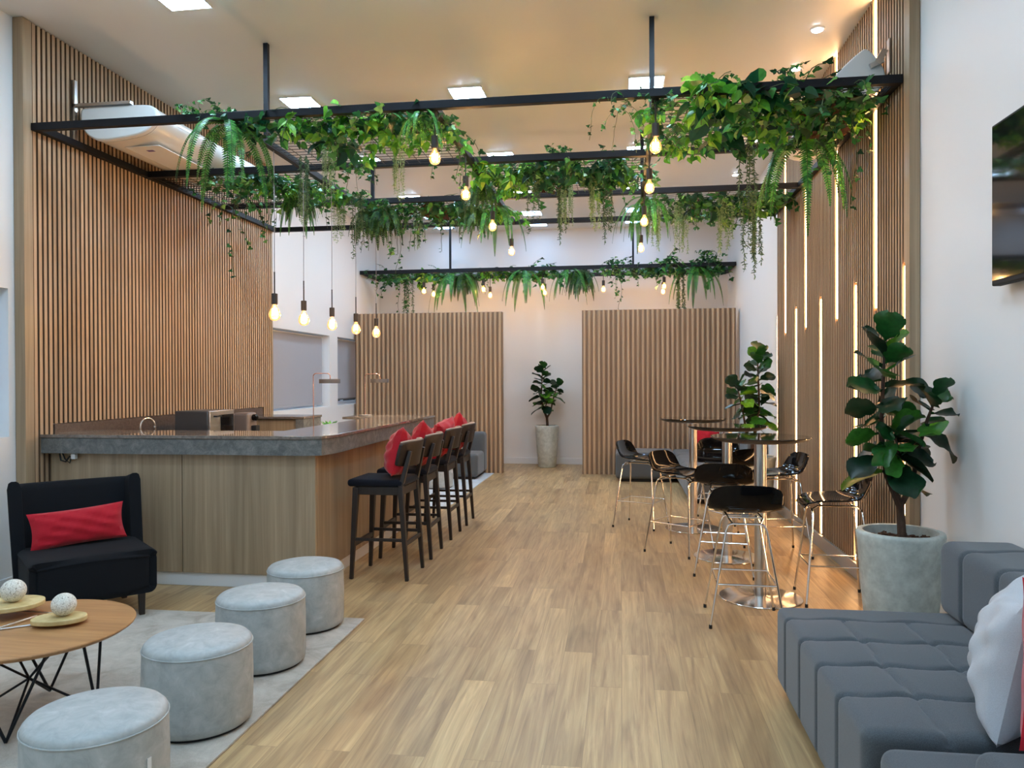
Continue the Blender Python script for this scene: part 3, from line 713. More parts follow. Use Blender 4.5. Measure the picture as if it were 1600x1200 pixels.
# ------------------------------------------------------------------ wooden bar stools
def make_bar_stool():
    """faces -X (to the bar); origin at floor centre"""
    t = empty('bar_stool', (0, 0, 0)); dk = M['darkwood']
    for s in (-1, 1):
        MB().beam((-.22, .205 * s, 0), (-.185, .185 * s, .69), .026, .030, .044, .048).build('leg', dk, t, bevel=.004)
        m_ = MB(); m_.beam((.215, .205 * s, 0), (.165, .19 * s, .70), .026, .032, .040, .050)
        m_.beam((.165, .19 * s, .695), (.235, .17 * s, .965), .036, .048, .026, .030); m_.build('leg', dk, t, bevel=.004)
        MB().beam((-.207, .198 * s, .30), (.194, .198 * s, .30), .016, .022).build('stretcher', dk, t)
        MB().beam((-.185, .185 * s, .665), (.168, .19 * s, .665), .022, .06).build('seat_rail', dk, t, bevel=.003)
    MB().beam((-.205, -.195, .26), (-.205, .195, .26), .024, .035).build('stretcher', dk, t, bevel=.003)
    MB().beam((.197, -.195, .27), (.197, .195, .27), .020, .030).build('stretcher', dk, t, bevel=.003)
    MB().beam((-.185, -.18, .665), (-.185, .18, .665), .022, .06).build('seat_rail', dk, t, bevel=.003)
    MB().beam((.168, -.18, .665), (.168, .18, .665), .022, .06).build('seat_rail', dk, t, bevel=.003)
    softbox(.44, .43, .055, .024, lambda p, n: .01 * (1 - (p.x / .22) ** 2) * (1 - (p.y / .215) ** 2) if n.z > .5 else 0, (8, 8, 2)).xf(Matrix.Translation((-.03, 0, .722))).build('seat_cushion', M['navy'], t)
    # curved backrest board
    mb = MB(); n = 16; vs = []; fs = []
    for j, (z, lean) in enumerate(((.845, 0), (.86, .002), (.94, .018), (1.025, .036), (1.037, .036))):
        for side in (0, 1):
            for i in range(n + 1):
                u = -1 + 2 * i / n; x = .238 + lean - .085 * abs(u) ** 2.2 - (.026 if side else 0) * (1 if 0 < j < 4 else .7)
                yy = u * .225 * (1 - .04 * (j in (0, 4))); vs.append((x, yy, z - .012 * abs(u) ** 4 * (1 if j > 2 else -1)))
    R = 2 * (n + 1)
    for j in range(4):
        for i in range(n):
            a = j * R + i; fs.append((a, a + 1, a + 1 + R, a + R)); b = a + n + 1; fs.append((b, b + R, b + R + 1, b + 1))
        for i in (0, n):
            a = j * R + i; b = a + n + 1; fs.append((a, a + R, b + R, b) if i == 0 else (a, b, b + R, a + R))
    for j in (0, 4):
        for i in range(n):
            a = j * R + i; b = a + n + 1; fs.append((a, b, b + 1, a + 1) if j == 0 else (a, a + 1, b + 1, b))
    mb.add(vs, fs); mb.build('backrest', dk, t, bevel=.003)
    mb = MB(); mb.tube([(.258 + .0 - .085 * abs(u) ** 2.2 - .0, u * .21, 1.0385 - .012 * abs(u) ** 4) for u in [-1 + 2 * i / 16 for i in range(17)]], .009, 6).build('top_edge', M['edgewood'], t)
    return t
bs_lab = ['nearest the room, with a red pillow', 'second along the bar', 'third along the bar', 'farthest along the bar']
bs0 = make_bar_stool()
BSY = (5.74, 6.42, 7.20, 7.90)
for i, y in enumerate(BSY):
    o = bs0 if i == 0 else copy_tree(bs0)
    o.location = (-1.785, y, 0); o.rotation_euler = (0, 0, (-.03, .02, 0, .03)[i])
    tag(o, 'tall dark wooden bar stool, ' + bs_lab[i], 'bar stool', 'dark wooden bar stools')
for i, y in enumerate(BSY):
    o = pillow(.42, .38, .19, seed=i + 3, wr=.016).build('throw_pillow', M['red'])
    place(o, (-1.70, y - .0, .93), (math.radians(14), math.radians((9, 14, -8, 16)[i]), math.radians(90 + (14, 6, -8, 4)[i])))
    tag(o, 'crumpled red pillow on the dark bar stool ' + ['nearest the room', 'that stands second along the bar', 'that stands third along the bar', 'farthest along the bar'][i], 'pillow', 'red pillows on the bar stools')

# ------------------------------------------------------------------ high tables and shell stools
def make_high_table():
    t = empty('high_table', (0, 0, 0))
    MB().lathe([(.272, 0), (.275, .004), (.272, .008), (.05, .014), (.04, .018)], n=64).build('base_plate', M['chrome'], t, sharp=50)
    MB().lathe([(.04, .015), (.04, 1.055)], n=32).build('column', M['steel'], t)
    MB().box(-.11, .11, -.11, .11, 1.056, 1.0655).build('mounting_plate', M['chrome'], t)
    MB().lathe([(.05, 1.066), (.262, 1.067), (.312, 1.084), (.328, 1.0965)], n=72).build('underside', plain('black_table_underside', (.006, .005, .005, 1), .45), t)
    MB().lathe([(.3285, 1.0966), (.3305, 1.0985), (.329, 1.102), (.0005, 1.1026)], n=72).build('table_top', M['glossb'], t, sharp=40)
    return t
ht0 = make_high_table()
for i, (x, y) in enumerate(((.94, 5.42), (.88, 6.62), (.71, 7.82))):
    o = ht0 if i == 0 else copy_tree(ht0)
    o.location = (x, y, 0); tag(o, 'round black high table on a steel column, ' + ['nearest of the row', 'middle of the row', 'farthest of the row'][i], 'high table', 'round high tables')

def make_shell_stool():
    """seat faces +Y; low back at -Y"""
    t = empty('shell_stool', (0, 0, 0)); H_ = .655
    # shell: rows from front lip to top of the back
    rows_ = [(.215, .645, .150, .0), (.20, .668, .175, .006), (.14, .682, .200, .012), (.05, .684, .212, .016), (-.05, .682, .216, .022), (-.12, .690, .218, .03), (-.165, .715, .220, .036), (-.19, .755, .221, .036), (-.205, .80, .215, .03), (-.215, .84, .195, .022), (-.218, .862, .150, .012)]
    n = 18
    def surf(off):
        vs = []
        for (y, z, hw, cup) in rows_:
            for i in range(n + 1):
                u = -1 + 2 * i / n; e = abs(u) ** 2.6
                k = min(1, max(0, (-y - .1) / .09))     # 0 on the seat, 1 on the back
                vs.append((u * hw, y + cup * 1.5 * e * k + off * k, z + cup * e * (1 - k) * 1.1 + off * (1 - k) - (.010 * e if k > .9 else 0)))
        return vs
    A, B = surf(0), surf(-.010); nn = len(A); mb = MB(); fs = []; R = n + 1; m_ = len(rows_)
    for j in range(m_ - 1):
        for i in range(n):
            a = j * R + i; fs.append((a, a + 1, a + 1 + R, a + R)); fs.append((nn + a, nn + a + R, nn + a + R + 1, nn + a + 1))
    for i in range(n):
        fs.append((i, nn + i, nn + i + 1, i + 1)); a = (m_ - 1) * R + i; fs.append((a, a + 1, nn + a + 1, nn + a))
    for j in range(m_ - 1):
        a = j * R; fs.append((a, a + R, nn + a + R, nn + a)); a = j * R + n; fs.append((a, nn + a, nn + a + R, a + R))
    mb.add(A + B, fs); mb.build('seat_shell', M['gloss'], t, sharp=70)
    cr = M['chrome']
    def foot_at(sx, sy, k):  # k=0 floor 1 top
        return Vector((sx * lerp(.215, .115, k), sy * lerp(.215, .155, k), lerp(.012, .60, k)))
    for sy in (-1, 1):
        pts = [foot_at(-1, sy, 0), foot_at(-1, sy, .96)]
        a, b = foot_at(-1, sy, 1.0), foot_at(1, sy, 1.0)
        pts += [a + Vector((.012, 0, .012)), a + Vector((.035, 0, .020)), b + Vector((-.035, 0, .020)), b + Vector((-.012, 0, .012)), foot_at(1, sy, .96), foot_at(1, sy, 0)]
        MB().tube(pts, .0075, 8).build('leg_frame', cr, t)
    k = (.26 - .012) / (.60 - .012)
    c4_ = [foot_at(sx, sy, k) for sx, sy in ((-1, -1), (1, -1), (1, 1), (-1, 1))]
    mb = MB()
    for i in range(4): mb.tube([c4_[i], c4_[(i + 1) % 4]], .006, 8)
    mb.build('footrest', cr, t)
    mb = MB()
    for sx in (-1, 1): mb.tube([(sx * .08, -.155, .620), (sx * .10, -.12, .648), (sx * .10, .12, .648), (sx * .08, .155, .620)], .006, 8)
    mb.tube([(-.1, -.10, .650), (.1, -.10, .650)], .006, 8); mb.tube([(-.1, .10, .650), (.1, .10, .650)], .006, 8)
    mb.box(-.02, .02, -.11, -.09, .655, .672).box(-.02, .02, .09, .11, .655, .672)
    mb.build('seat_bracket', cr, t)
    for sx in (-1, 1):
        for sy in (-1, 1): MB().lathe([(.010, 0), (.010, .022)], (sx * .2155, sy * .2155, 0), 10).build('rubber_foot', M['rubber'], t)
    return t
def face(dx, dy): return math.atan2(dy, dx) - PI / 2
ST = [(.75, 4.92, face(.03, 1), 'seen from behind in front of the nearest high table'),
      (.79, 6.12, face(.14, 1), 'seen from behind, just left of the nearest high table'),
      (.50, 6.79, face(.80, -.55), 'second from the left, facing right'),
      (.20, 7.93, face(.92, -.38), 'leftmost of the group, in front of the right slatted screen'),
      (1.32, 6.80, face(-1, -.15), 'by the slatted light wall, facing left at the middle table'),
      (1.42, 5.43, face(-1, .04), 'beside the large pot, rightmost of the group'),
      (.98, 8.25, face(-.25, -1), 'facing the camera behind the far table'),
      (1.04, 7.33, face(-.5, .85), 'between the far table and the slatted light wall')]
st0 = make_shell_stool()
for i, (x, y, a, lab) in enumerate(ST):
    o = st0 if i == 0 else copy_tree(st0)
    o.location = (x, y, 0); o.rotation_euler = (0, 0, a); tag(o, 'glossy black shell stool ' + lab, 'stool', 'glossy black shell stools')

# ------------------------------------------------------------------ front left lounge
o = MB().box(-3.95, -1.585, .9, 4.60, 0.0, .012).build('area_rug', M['rug'], bevel=.003); tag(o, 'soft mottled beige grey area rug under the ottomans', 'rug')
o['label'] = 'mottled beige rug under the coffee table and round ottomans'
def make_ottoman():
    t = empty('ottoman', (0, 0, 0))
    r, h = .225, .372
    MB().lathe([(r - .012, .012), (r - .002, .02), (r, .05), (r + .003, .2), (r, h - .045), (r - .002, h - .032)], n=56).build('side', M['suede'], t, sharp=60)
    MB().lathe([(r - .002, h - .0315), (r - .004, h - .018), (r - .016, h - .006), (r - .05, h + .003), (r * .5, h + .012), (.0005, h + .015)], n=56).build('cushion_top', M['suede'], t, sharp=60)
    MB().tube([((r + .0005) * math.cos(a), (r + .0005) * math.sin(a), h - .032) for a in [2 * PI * k / 56 for k in range(56)]], .0028, 6, closed=True).build('piping', M['suede'], t)
    MB().lathe([(r - .02, 0), (r - .02, .012)], n=32).build('base', M['rubber'], t)
    return t
ot0 = make_ottoman()
OT = [(-1.895, 2.46), (-1.83, 3.20), (-1.84, 3.90), (-1.85, 4.55)]
OT = None
def floor_at(px, depth):
    d = Fv * depth + Rv * ((px - 800) / FPX * depth); return (d.x, d.y)
for i, (px, dep) in enumerate(((147, 2.60), (307, 3.34), (406, 4.04), (476, 4.66))):
    x, y = floor_at(px, dep)
    o = ot0 if i == 0 else copy_tree(ot0)
    o.location = (x, y, .0125); o.rotation_euler = (0, 0, i * 1.3)
    tag(o, 'round grey leather ottoman, ' + ['nearest the camera with a small side tag', 'second from the camera', 'third from the camera', 'farthest, in front of the bar corner'][i], 'ottoman', 'round grey ottomans')
    if i == 0:
        dv = Vector((-x, -y, 0)); a = math.atan2(dv.y, dv.x) + .72
        mb = MB().box(.2285, .231, -.008, .008, .205, .245); mb.xf(Matrix.Rotation(a, 4, 'Z'))
        mb.build('sewn_tag', M['trimw'], o)

# coffee table
t = empty('coffee_table', (-2.60, 3.06, .012), 0, 'round honey coloured wooden coffee table on thin black rods', 'coffee table')
MB().lathe([(.0005, .374), (.405, .374), (.426, .388), (.429, .394), (.427, .398), (.0005, .398)], n=80).build('table_top', M['tablewood'], t, sharp=30)
lg = MB(); NF = 4
for k in range(NF):
    a = 2 * PI * (k + .25) / NF; f_ = (.27 * math.cos(a), .27 * math.sin(a), .008)
    for s in (-.55, .55):
        b = a + s; lg.tube([f_, (.30 * math.cos(b), .30 * math.sin(b), .373)], .0065, 6)
    lg.tube([f_, (0, 0, .17)], .0055, 6); b = a + PI / 4; lg.tube([(0, 0, .17), (.24 * math.cos(b), .24 * math.sin(b), .373)], .0055, 6)
lg.build('rod_base', M['iron'], t)
def slice_(loc, rx, ry, rot, label, h=.022):
    t = MB(); n = 40; rnd = random.Random(rx * 1000); ph = rnd.random() * 6
    pts = [(rx * (1 + .03 * math.sin(3 * a + ph)) * math.cos(a), ry * (1 + .04 * math.sin(2 * a + ph)) * math.sin(a)) for a in [2 * PI * k / n for k in range(n)]]
    t.prism(pts, 0, h); o = t.build('wood_slice_tray', M['slice'], None, loc, rot, bevel=.004); tag(o, label, 'tray', 'wood slice trays'); return o
ZT = .012 + .398
rk = empty('tray_stand', (-2.63, 3.12, ZT), 0, 'thin metal rod stand under the wood slices on the coffee table', 'stand')
MB().tube([(-.08, -.14, .006), (.10, .0, .006), (.10, .10, .010), (-.17, .12, .010)], .004, 8).tube([(-.08, -.14, .006), (-.03, .06, .010)], .004, 8).tube([(-.17, .12, .010), (-.20, .16, .036)], .004, 6).build('rods', M['steel'], rk)
slice_((-2.815, 3.20, ZT + .040), .145, .115, .5, 'pale oval wood slice under the left speckled ball')
slice_((-2.49, 3.11, ZT + .0145), .112, .080, .45, 'pale oval wood slice holding the right speckled ball')
MB().tube([(-.2, .1, .012), (-.2, .1, .038)], .004, 6).build('riser', M['steel'], rk)
for i, (x, y, z, r) in enumerate(((-2.80, 3.205, ZT + .062 + .053, .054), (-2.475, 3.12, ZT + .0365 + .051, .052))):
    o = MB().ball((0, 0, 0), r, 32, 20, .96).build('speckled_ball', M['ball'], None, (x, y, z))
    tag(o, ['speckled off-white ball on the left wood slice, cut by the picture edge', 'speckled off-white ball on the right wood slice'][i], 'decorative ball', 'speckled balls')
bpy.data.objects['speckled_ball']['label'] = 'speckled off-white ball on the left, higher wood slice'

# black lounge chair
def lounge_chair():
    t = empty('lounge_chair', (-3.41, 4.49, .0), math.radians(47), 'black upholstered lounge chair with curved back beside the coffee table', 'chair')
    # local: faces -Y
    n = 26; vs = []; fs = []
    zs = [.16, .20, .42, .60, .78, .815, .825]
    def ring(z, off):
        out = []
        for i in range(n + 1):
            u = -1 + 2 * i / n; au = abs(u)
            lean = (z - .16) * .20
            hw = .315 + (z - .16) * .03
            if au < .72: x = u / .72 * hw; y = .26 + lean - .02 * (au / .72) ** 4
            else:
                k = (au - .72) / .28; a = k * PI / 2
                x = math.copysign(hw + .035 * math.sin(a) * .6, u); y = .26 + lean - .02 - (.16 - (z - .16) * .08) * k ** 1.2
            out.append((x, y))
        return out
    th = .075
    for z in zs:
        e = 1 if z < .8 else (.75 if z < .82 else .35)
        c = ring(z, 0)
        for side in (-1, 1):
            for i, (x, y) in enumerate(c):
                a, b = c[max(i - 1, 0)], c[min(i + 1, n)]; d = Vector((b[0] - a[0], b[1] - a[1])).normalized(); nn = Vector((d.y, -d.x))
                q = Vector((x, y)) + nn * side * th / 2 * e
                rise = .03 * max(0, (abs(-1 + 2 * i / n) - .7) / .3) * (1 if z > .7 else 0)
                vs.append((q.x, q.y, z + rise))
    R = 2 * (n + 1); m_ = len(zs)
    for j in range(m_ - 1):
        for i in range(n):
            a = j * R + i; b = a + n + 1; fs.append((a, a + R, a + R + 1, a + 1)); fs.append((b, b + 1, b + R + 1, b + R))
        for i in (0, n):
            a = j * R + i; b = a + n + 1; fs.append((a, b, b + R, a + R) if i == 0 else (a, a + R, b + R, b))
    for j in (0, m_ - 1):
        for i in range(n):
            a = j * R + i; b = a + n + 1; fs.append((a, a + 1, b + 1, b) if j == 0 else (a, b, b + 1, a + 1))
    MB().add(vs, fs).build('backrest', M['black'], t, sharp=60)
    softbox(.70, .60, .27, .05, lambda p, nn: (.012 if nn.z > .5 else 0) - (.05 * (p.x / .35) ** 2 if p.y < -.2 and abs(nn.y) > .5 else 0), (10, 8, 4)).xf(Matrix.Translation((0, -.07, .29))).build('seat', M['black'], t)
    for sx in (-1, 1):
        for y in (-.28, .20): MB().beam((sx * .27, y, .0125), (sx * .27, y, .17), .032, .032, .04, .04).build('leg', M['darkwood'], t, bevel=.003)
    return t
ch = lounge_chair()
o = pillow(.56, .24, .13, seed=9).build('lumbar_pillow', M['red'])
cM = Matrix.Translation((-3.41, 4.49, 0)) @ Matrix.Rotation(math.radians(47), 4, 'Z') @ Matrix.Translation((-.02, .10, .555)) @ Matrix.Rotation(math.radians(-14), 4, 'X') @ Matrix.Rotation(math.radians(-3), 4, 'Y')
o.location = cM.translation; o.rotation_euler = cM.to_euler()
tag(o, 'long red lumbar pillow leaning in the black lounge chair', 'pillow')

# ------------------------------------------------------------------ front right sofa
def seam(d, w=.018): return math.exp(-(d / w) ** 2)
def tufted(sx, sy, sz, r, ys, xs, ylim=None, depth=.016, n=(30, 60, 8), puff=.012):
    """seams across at ys (wrap over the sides), tuft seams along y at xs on top only"""
    def disp(p, nn):
        d = 0
        wig = 0
        for q in ys: d -= depth * seam(p.y - q - (.018 * math.sin(p.x * 21) if nn.z > .5 else 0), .011)
        if nn.z > .3 and xs and (ylim is None or p.y < ylim):
            for q in xs: d -= depth * .7 * seam(p.x - q - .01 * math.sin(p.y * 14), .011)
            # puffs between seams
            yy = sorted([-sy / 2] + list(ys) + [sy / 2]); xx = sorted([-sx / 2] + list(xs) + [sx / 2])
            for a, b in zip(yy, yy[1:]):
                if a <= p.y <= b: fy = math.sin(PI * (p.y - a) / (b - a)); break
            else: fy = 0
            for a, b in zip(xx, xx[1:]):
                if a <= p.x <= b: fx = math.sin(PI * (p.x - a) / (b - a)); break
            else: fx = 0
            d += puff * (max(fy, 0) ** .5) * (max(fx, 0) ** .5)
        return d
    return softbox(sx, sy, sz, r, disp, n)
sofa = empty('sofa_module', (1.24, 3.13, 0), 0, 'charcoal grey tufted sofa module with low backrest at the right wall', 'sofa')
tufted(.92, 1.33, .36, .035, [.47, .19, -.09, -.37], [-.21, .06, .30], .47, n=(60, 150, 6)).xf(Matrix.Translation((-.05, 0, .235))).build('seat', M['sofa'], sofa)
tufted(.33, 1.33, .335, .05, [.42, .10, -.22, -.54], [], None, n=(8, 150, 8)).xf(Matrix.Translation((.375, 0, .583))).build('backrest', M['sofa'], sofa)
MB().box(-.46, .36, -.62, .62, .0, .06).build('base', M['rubber'], sofa)
sofb = empty('sofa_module', (1.265, 1.735, 0), 0, 'charcoal grey sofa seat at the bottom right corner, nearest the camera', 'sofa')
tufted(1.02, 1.38, .36, .045, [.42, .10, -.22], [-.2, .15], .42, n=(50, 120, 6)).xf(Matrix.Translation((0, .0, .225))).build('seat', M['sofa'], sofb)
softbox(.84, .62, .13, .045, None, (8, 6, 4)).xf(Matrix.Translation((.09, .19, .435))).build('arm_cushion', M['sofa'], sofb)
MB().box(-.46, .46, -.62, .62, .0, .05).build('base', M['rubber'], sofb)
o = pillow(.46, .44, .24, seed=21, n=40, wr=.011).build('throw_pillow', M['silver'])
place(o, (1.225, 2.60, .632), (math.radians(11), math.radians(0), math.radians(63))); tag(o, 'large creased silver satin pillow propped on the grey sofa', 'pillow')
o = pillow(.44, .44, .16, seed=22).build('throw_pillow', M['red'])
place(o, (1.25, 2.24, .70), (math.radians(-14), math.radians(13), math.radians(14))); tag(o, 'red pillow on the sofa at the right edge, beside the silver pillow', 'pillow')

# ------------------------------------------------------------------ back lounges
o = MB().box(-4.1, -2.0, 8.75, 12.0, 0, .010).build('area_rug', M['rug2']); tag(o, 'pale grey rug behind the bar stools by the left screen', 'rug')
t = empty('sofa_module', (-3.05, 11.55, .0105), 0, 'grey sofa with low back against the left slatted screen', 'sofa')
tufted(1.9, .60, .34, .05, [], [], n=(16, 8, 6)).xf(Matrix.Translation((0, -.10, .21))).build('seat', M['sofa'], t)
softbox(1.9, .26, .62, .06, None, (16, 4, 6)).xf(Matrix.Translation((0, .34, .35))).build('backrest', M['sofa'], t)
MB().box(-.9, .9, -.35, .4, .0, .05).build('base', M['rubber'], t)
for x, y, rz, mt, lab in ((-2.55, 11.50, .5, 'white_f', 'white pillow on the far sofa behind the bar stools'), (-2.86, 11.52, -.2, 'red', 'small red pillow on the far sofa, half hidden by bar stools')):
    o = pillow(.42, .42, .15, seed=int(-x * 10)).build('throw_pillow', M[mt]); place(o, (x, y, .605), (math.radians(-12), math.radians(4), rz)); tag(o, lab, 'pillow')
o = copy_tree(ot0, loc=(-2.52, 10.35, .0105)); tag(o, 'round grey ottoman on the pale rug behind the bar stools', 'ottoman', 'round grey ottomans')
t = empty('sofa_module', (.35, 11.62, 0), 0, 'low grey backless seat in front of the right slatted screen', 'sofa')
softbox(.86, .80, .38, .05, None, (8, 8, 6)).xf(Matrix.Translation((0, 0, .235))).build('seat', M['sofa'], t); MB().box(-.36, .36, -.34, .34, 0, .05).build('base', M['rubber'], t)
t = empty('sofa_module', (1.27, 10.6, 0), 0, 'long grey sofa by the right wall behind the high tables', 'sofa')
tufted(.78, 2.7, .37, .05, [-.9, -.45, 0, .45, .9], [], n=(8, 60, 6)).xf(Matrix.Translation((-.1, .05, .235))).build('seat', M['sofa'], t)
softbox(.24, 2.2, .32, .05, None, (4, 16, 6)).xf(Matrix.Translation((.40, .3, .555))).build('backrest', M['sofa'], t); MB().box(-.4, .3, -1.2, 1.3, 0, .05).build('base', M['rubber'], t)
for x, y, z, rz, mt, lab in ((1.24, 11.45, .62, .1, 'white_f', 'white pillow on the long far sofa, seen between the table columns'), (1.18, 11.18, .60, -.15, 'red', 'red pillow in front of the white one on the long far sofa'), (1.44, 10.6, .62, -1.1, 'white_f', 'pale pillow on the long far sofa behind the pot')):
    o = pillow(.42, .42, .15, seed=int(x * 20)).build('throw_pillow', M[mt]); place(o, (x, y, z), (math.radians(-12), 0, rz)); tag(o, lab, 'pillow')

# ------------------------------------------------------------------ fiddle leaf figs
def fiddle_leaf(mb, p, d, L, W, droop=.35, roll_=0, rnd=random):
    """p base, d direction"""
    d = Vector(d).normalized(); up = Vector((0, 0, 1)); s = d.cross(up)
    s = s.normalized() if s.length > .1 else Vector((1, 0, 0))
    nrm = s.cross(d).normalized(); s2 = s * math.cos(roll_) + nrm * math.sin(roll_); nrm = s2.cross(d).normalized(); s = s2
    prof = [0.0, .10, .34, .40, .36, .46, .50, .48, .36, .12]; n = len(prof); vs = []; fs = []; wv = rnd.uniform(0, 6)
    for j in range(n):
        t_ = j / (n - 1); c = Vector(p) + d * L * t_ * (1 - .08 * t_) - up * droop * L * t_ * t_
        hw = W * prof[j]
        for u in (-1, -.5, 0, .5, 1):
            z = .10 * W * u * u + .05 * W * math.sin(wv + 7 * t_ + 2 * u) * abs(u)
            vs.append(c + s * u * hw + nrm * z)
    for j in range(n - 1):
        for i in range(4):
            a = j * 5 + i; fs.append((a, a + 1, a + 6, a + 5))
    mb.add(vs, fs)
def fig(name, loc, rz, label, potr=.25, poth=.64, scale=1.0, flip=1, leaves=46, seed=1, top=1.78):
    rnd = random.Random(seed)
    t = empty('potted_fiddle_leaf_fig', loc, rz, label, 'potted plant', 'fiddle leaf figs in cement pots')
    r = potr
    MB().lathe([(r * .70, 0), (r * .74, .01), (r * .88, poth * .5), (r * .97, poth * .9), (r, poth - .02), (r - .005, poth - .004), (r - .02, poth), (r - .035, poth - .004), (r - .04, poth - .06), (.0005, poth - .06)], n=64).build('pot', M['pot'], t, sharp=60)
    mb = MB()
    mb.lathe([(r - .042, poth - .055), (r * .5, poth - .045), (.0005, poth - .04)], n=24)
    for _ in range(60):
        a = rnd.uniform(0, 6.28); q = rnd.uniform(0, r - .07); mb.obox((q * math.cos(a), q * math.sin(a), poth - .038), (.03, .012, .008), Euler((rnd.uniform(-.4, .4), rnd.uniform(-.4, .4), rnd.uniform(0, 3))).to_matrix())
    mb.build('mulch', M['soil'], t)
    h = top - poth
    fork = Vector((.0, 0, poth + .12 * h))
    A = [Vector((0.01, 0, poth - .05)), fork, Vector((-.07 * flip, .01, poth + .28 * h)), Vector((-.10 * flip, 0, poth + .50 * h)), Vector((-.085 * flip, .0, poth + .74 * h)), Vector((-.08 * flip, 0, poth + .93 * h))]
    B = [fork, Vector((.07 * flip, .02, poth + .22 * h)), Vector((.10 * flip, .03, poth + .38 * h)), Vector((.15 * flip, .03, poth + .54 * h)), Vector((.19 * flip, .03, poth + .64 * h))]
    C = [Vector((-.05 * flip, 0, poth + .22 * h)), Vector((-.02 * flip, -.05, poth + .36 * h)), Vector((-.05 * flip, -.08, poth + .46 * h))]
    bk = MB(); bk.tube(A, [.024, .022, .016, .013, .010, .006], 8); bk.tube(B, [.018, .014, .011, .009, .006], 8); bk.tube(C, [.010, .008, .005], 6); bk.build('trunk', M['bark'], t)
    lf = MB()
    def along(P, k):
        k = k * (len(P) - 1); i = min(int(k), len(P) - 2); return P[i].lerp(P[i + 1], k - i)
    def spray(P, n, k0, k1, L0, L1, a0):
        for i in range(n):
            k = lerp(k0, k1, i / (n - 1)); a = a0 + i * 2.4; q = i / (n - 1)
            el = lerp(-.15, 1.0, q ** 2.2) + rnd.uniform(-.15, .15)
            d = Vector((math.cos(a) * math.cos(el), math.sin(a) * math.cos(el), math.sin(el)))
            L = lerp(L0, L1, q) * rnd.uniform(.85, 1.12)
            fiddle_leaf(lf, along(P, k) + d * .01, d, L, L * rnd.uniform(.74, .90), rnd.uniform(.1, .45) * (1 - q), rnd.uniform(-.9, .9), rnd)
    spray(A, 30, .38, 1.0, .235 * scale, .19 * scale, .3); spray(B, 13, .55, 1.0, .20 * scale, .17 * scale, 1.4); spray(C, 7, .5, 1.0, .18 * scale, .14 * scale, 4.0)
    xm = (SRX - .04 if 4.9 < loc[1] < 9 else XR - .03) - loc[0]; ca, sa = math.cos(rz), math.sin(rz)
    def keep(v):
        wx = v[0] * ca - v[1] * sa
        if wx > xm: k_ = wx - xm; v = (v[0] - k_ * ca, v[1] + k_ * sa, v[2] - k_ * .5)
        return v
    lf.v = [keep(v) for v in lf.v]
    lf.build('leaves', M['ficus'], t)
    return t
fig('fig', (1.50, 4.42, 0), .0, 'largest fiddle leaf fig, in a grey cement pot behind the front sofa', .222, .67, 1.0, 1, seed=4)
fig('fig', (1.44, 8.78, 0), .6, 'fiddle leaf fig in a pale pot behind the high tables', .25, .64, 1.05, -1, seed=9, top=1.82)
fig('fig', (-1.245, 13.02, 0), .3, 'slim fiddle leaf fig in a tall pale tapered pot standing in the niche', .205, .71, .92, 1, seed=14, top=1.74)

# ------------------------------------------------------------------ hanging greenery
def ivy_leaf(mb, p, d, s, rnd):
    d = d.normalized(); sd = d.cross(Vector((0, 0, 1)))
    sd = sd.normalized() if sd.length > .1 else Vector((rnd.uniform(-1, 1), rnd.uniform(-1, 1), 0)).normalized()
    nr = sd.cross(d); a = rnd.uniform(-1.2, 1.2); sd, nr = sd * math.cos(a) + nr * math.sin(a), nr * math.cos(a) - sd * math.sin(a)
    o = [(0, .0), (-.34, -.10), (-.60, .22), (-.30, .40), (-.26, .62), (0, 1.0), (.26, .62), (.30, .40), (.60, .22), (.34, -.10)]
    vs = [p + (sd * x + d * y_ + nr * (-.22 * abs(x))) * s for x, y_ in o] + [p + d * .45 * s]
    c = len(o); mb.add(vs, [(i, (i + 1) % c, c) for i in range(c)])
def heart_leaf(mb, p, d, s, rnd):
    d = d.normalized(); sd = d.cross(Vector((0, 0, 1)))
    sd = sd.normalized() if sd.length > .1 else Vector((1, 0, 0))
    nr = sd.cross(d); a = rnd.uniform(-1, 1); sd, nr = sd * math.cos(a) + nr * math.sin(a), nr * math.cos(a) - sd * math.sin(a)
    vs = []
    for y_, w_, b in ((-.08, .22, 0), (.12, .42, 0), (.38, .44, -.02), (.68, .28, -.10), (1.0, .0, -.24)):
        vs += [p + (d * y_ - sd * w_ + nr * (b + .14)) * s if w_ else p + (d * y_ + nr * b) * s, p + (d * (y_ if y_ > 0 else .02) + nr * b) * s, p + (d * y_ + sd * w_ + nr * (b + .14)) * s if w_ else p + (d * y_ + nr * b) * s]
    fs = []
    for j in range(4):
        for i in range(2):
            a = j * 3 + i; fs.append((a, a + 1, a + 4, a + 3))
    mb.add(vs, fs)
def vine(rnd, start, L, wander=.25, out=None, seg=.035):
    p = Vector(start); d = Vector(out or (rnd.uniform(-1, 1), rnd.uniform(-1, 1), rnd.uniform(.0, .5))).normalized(); pts = [p.copy()]
    n = max(2, int(L / seg))
    for i in range(n):
        d = (d + Vector((rnd.uniform(-1, 1) * wander, rnd.uniform(-1, 1) * wander, -.42 if i > 1 else -.1))).normalized()
        p = p + d * seg; pts.append(p.copy())
    return pts
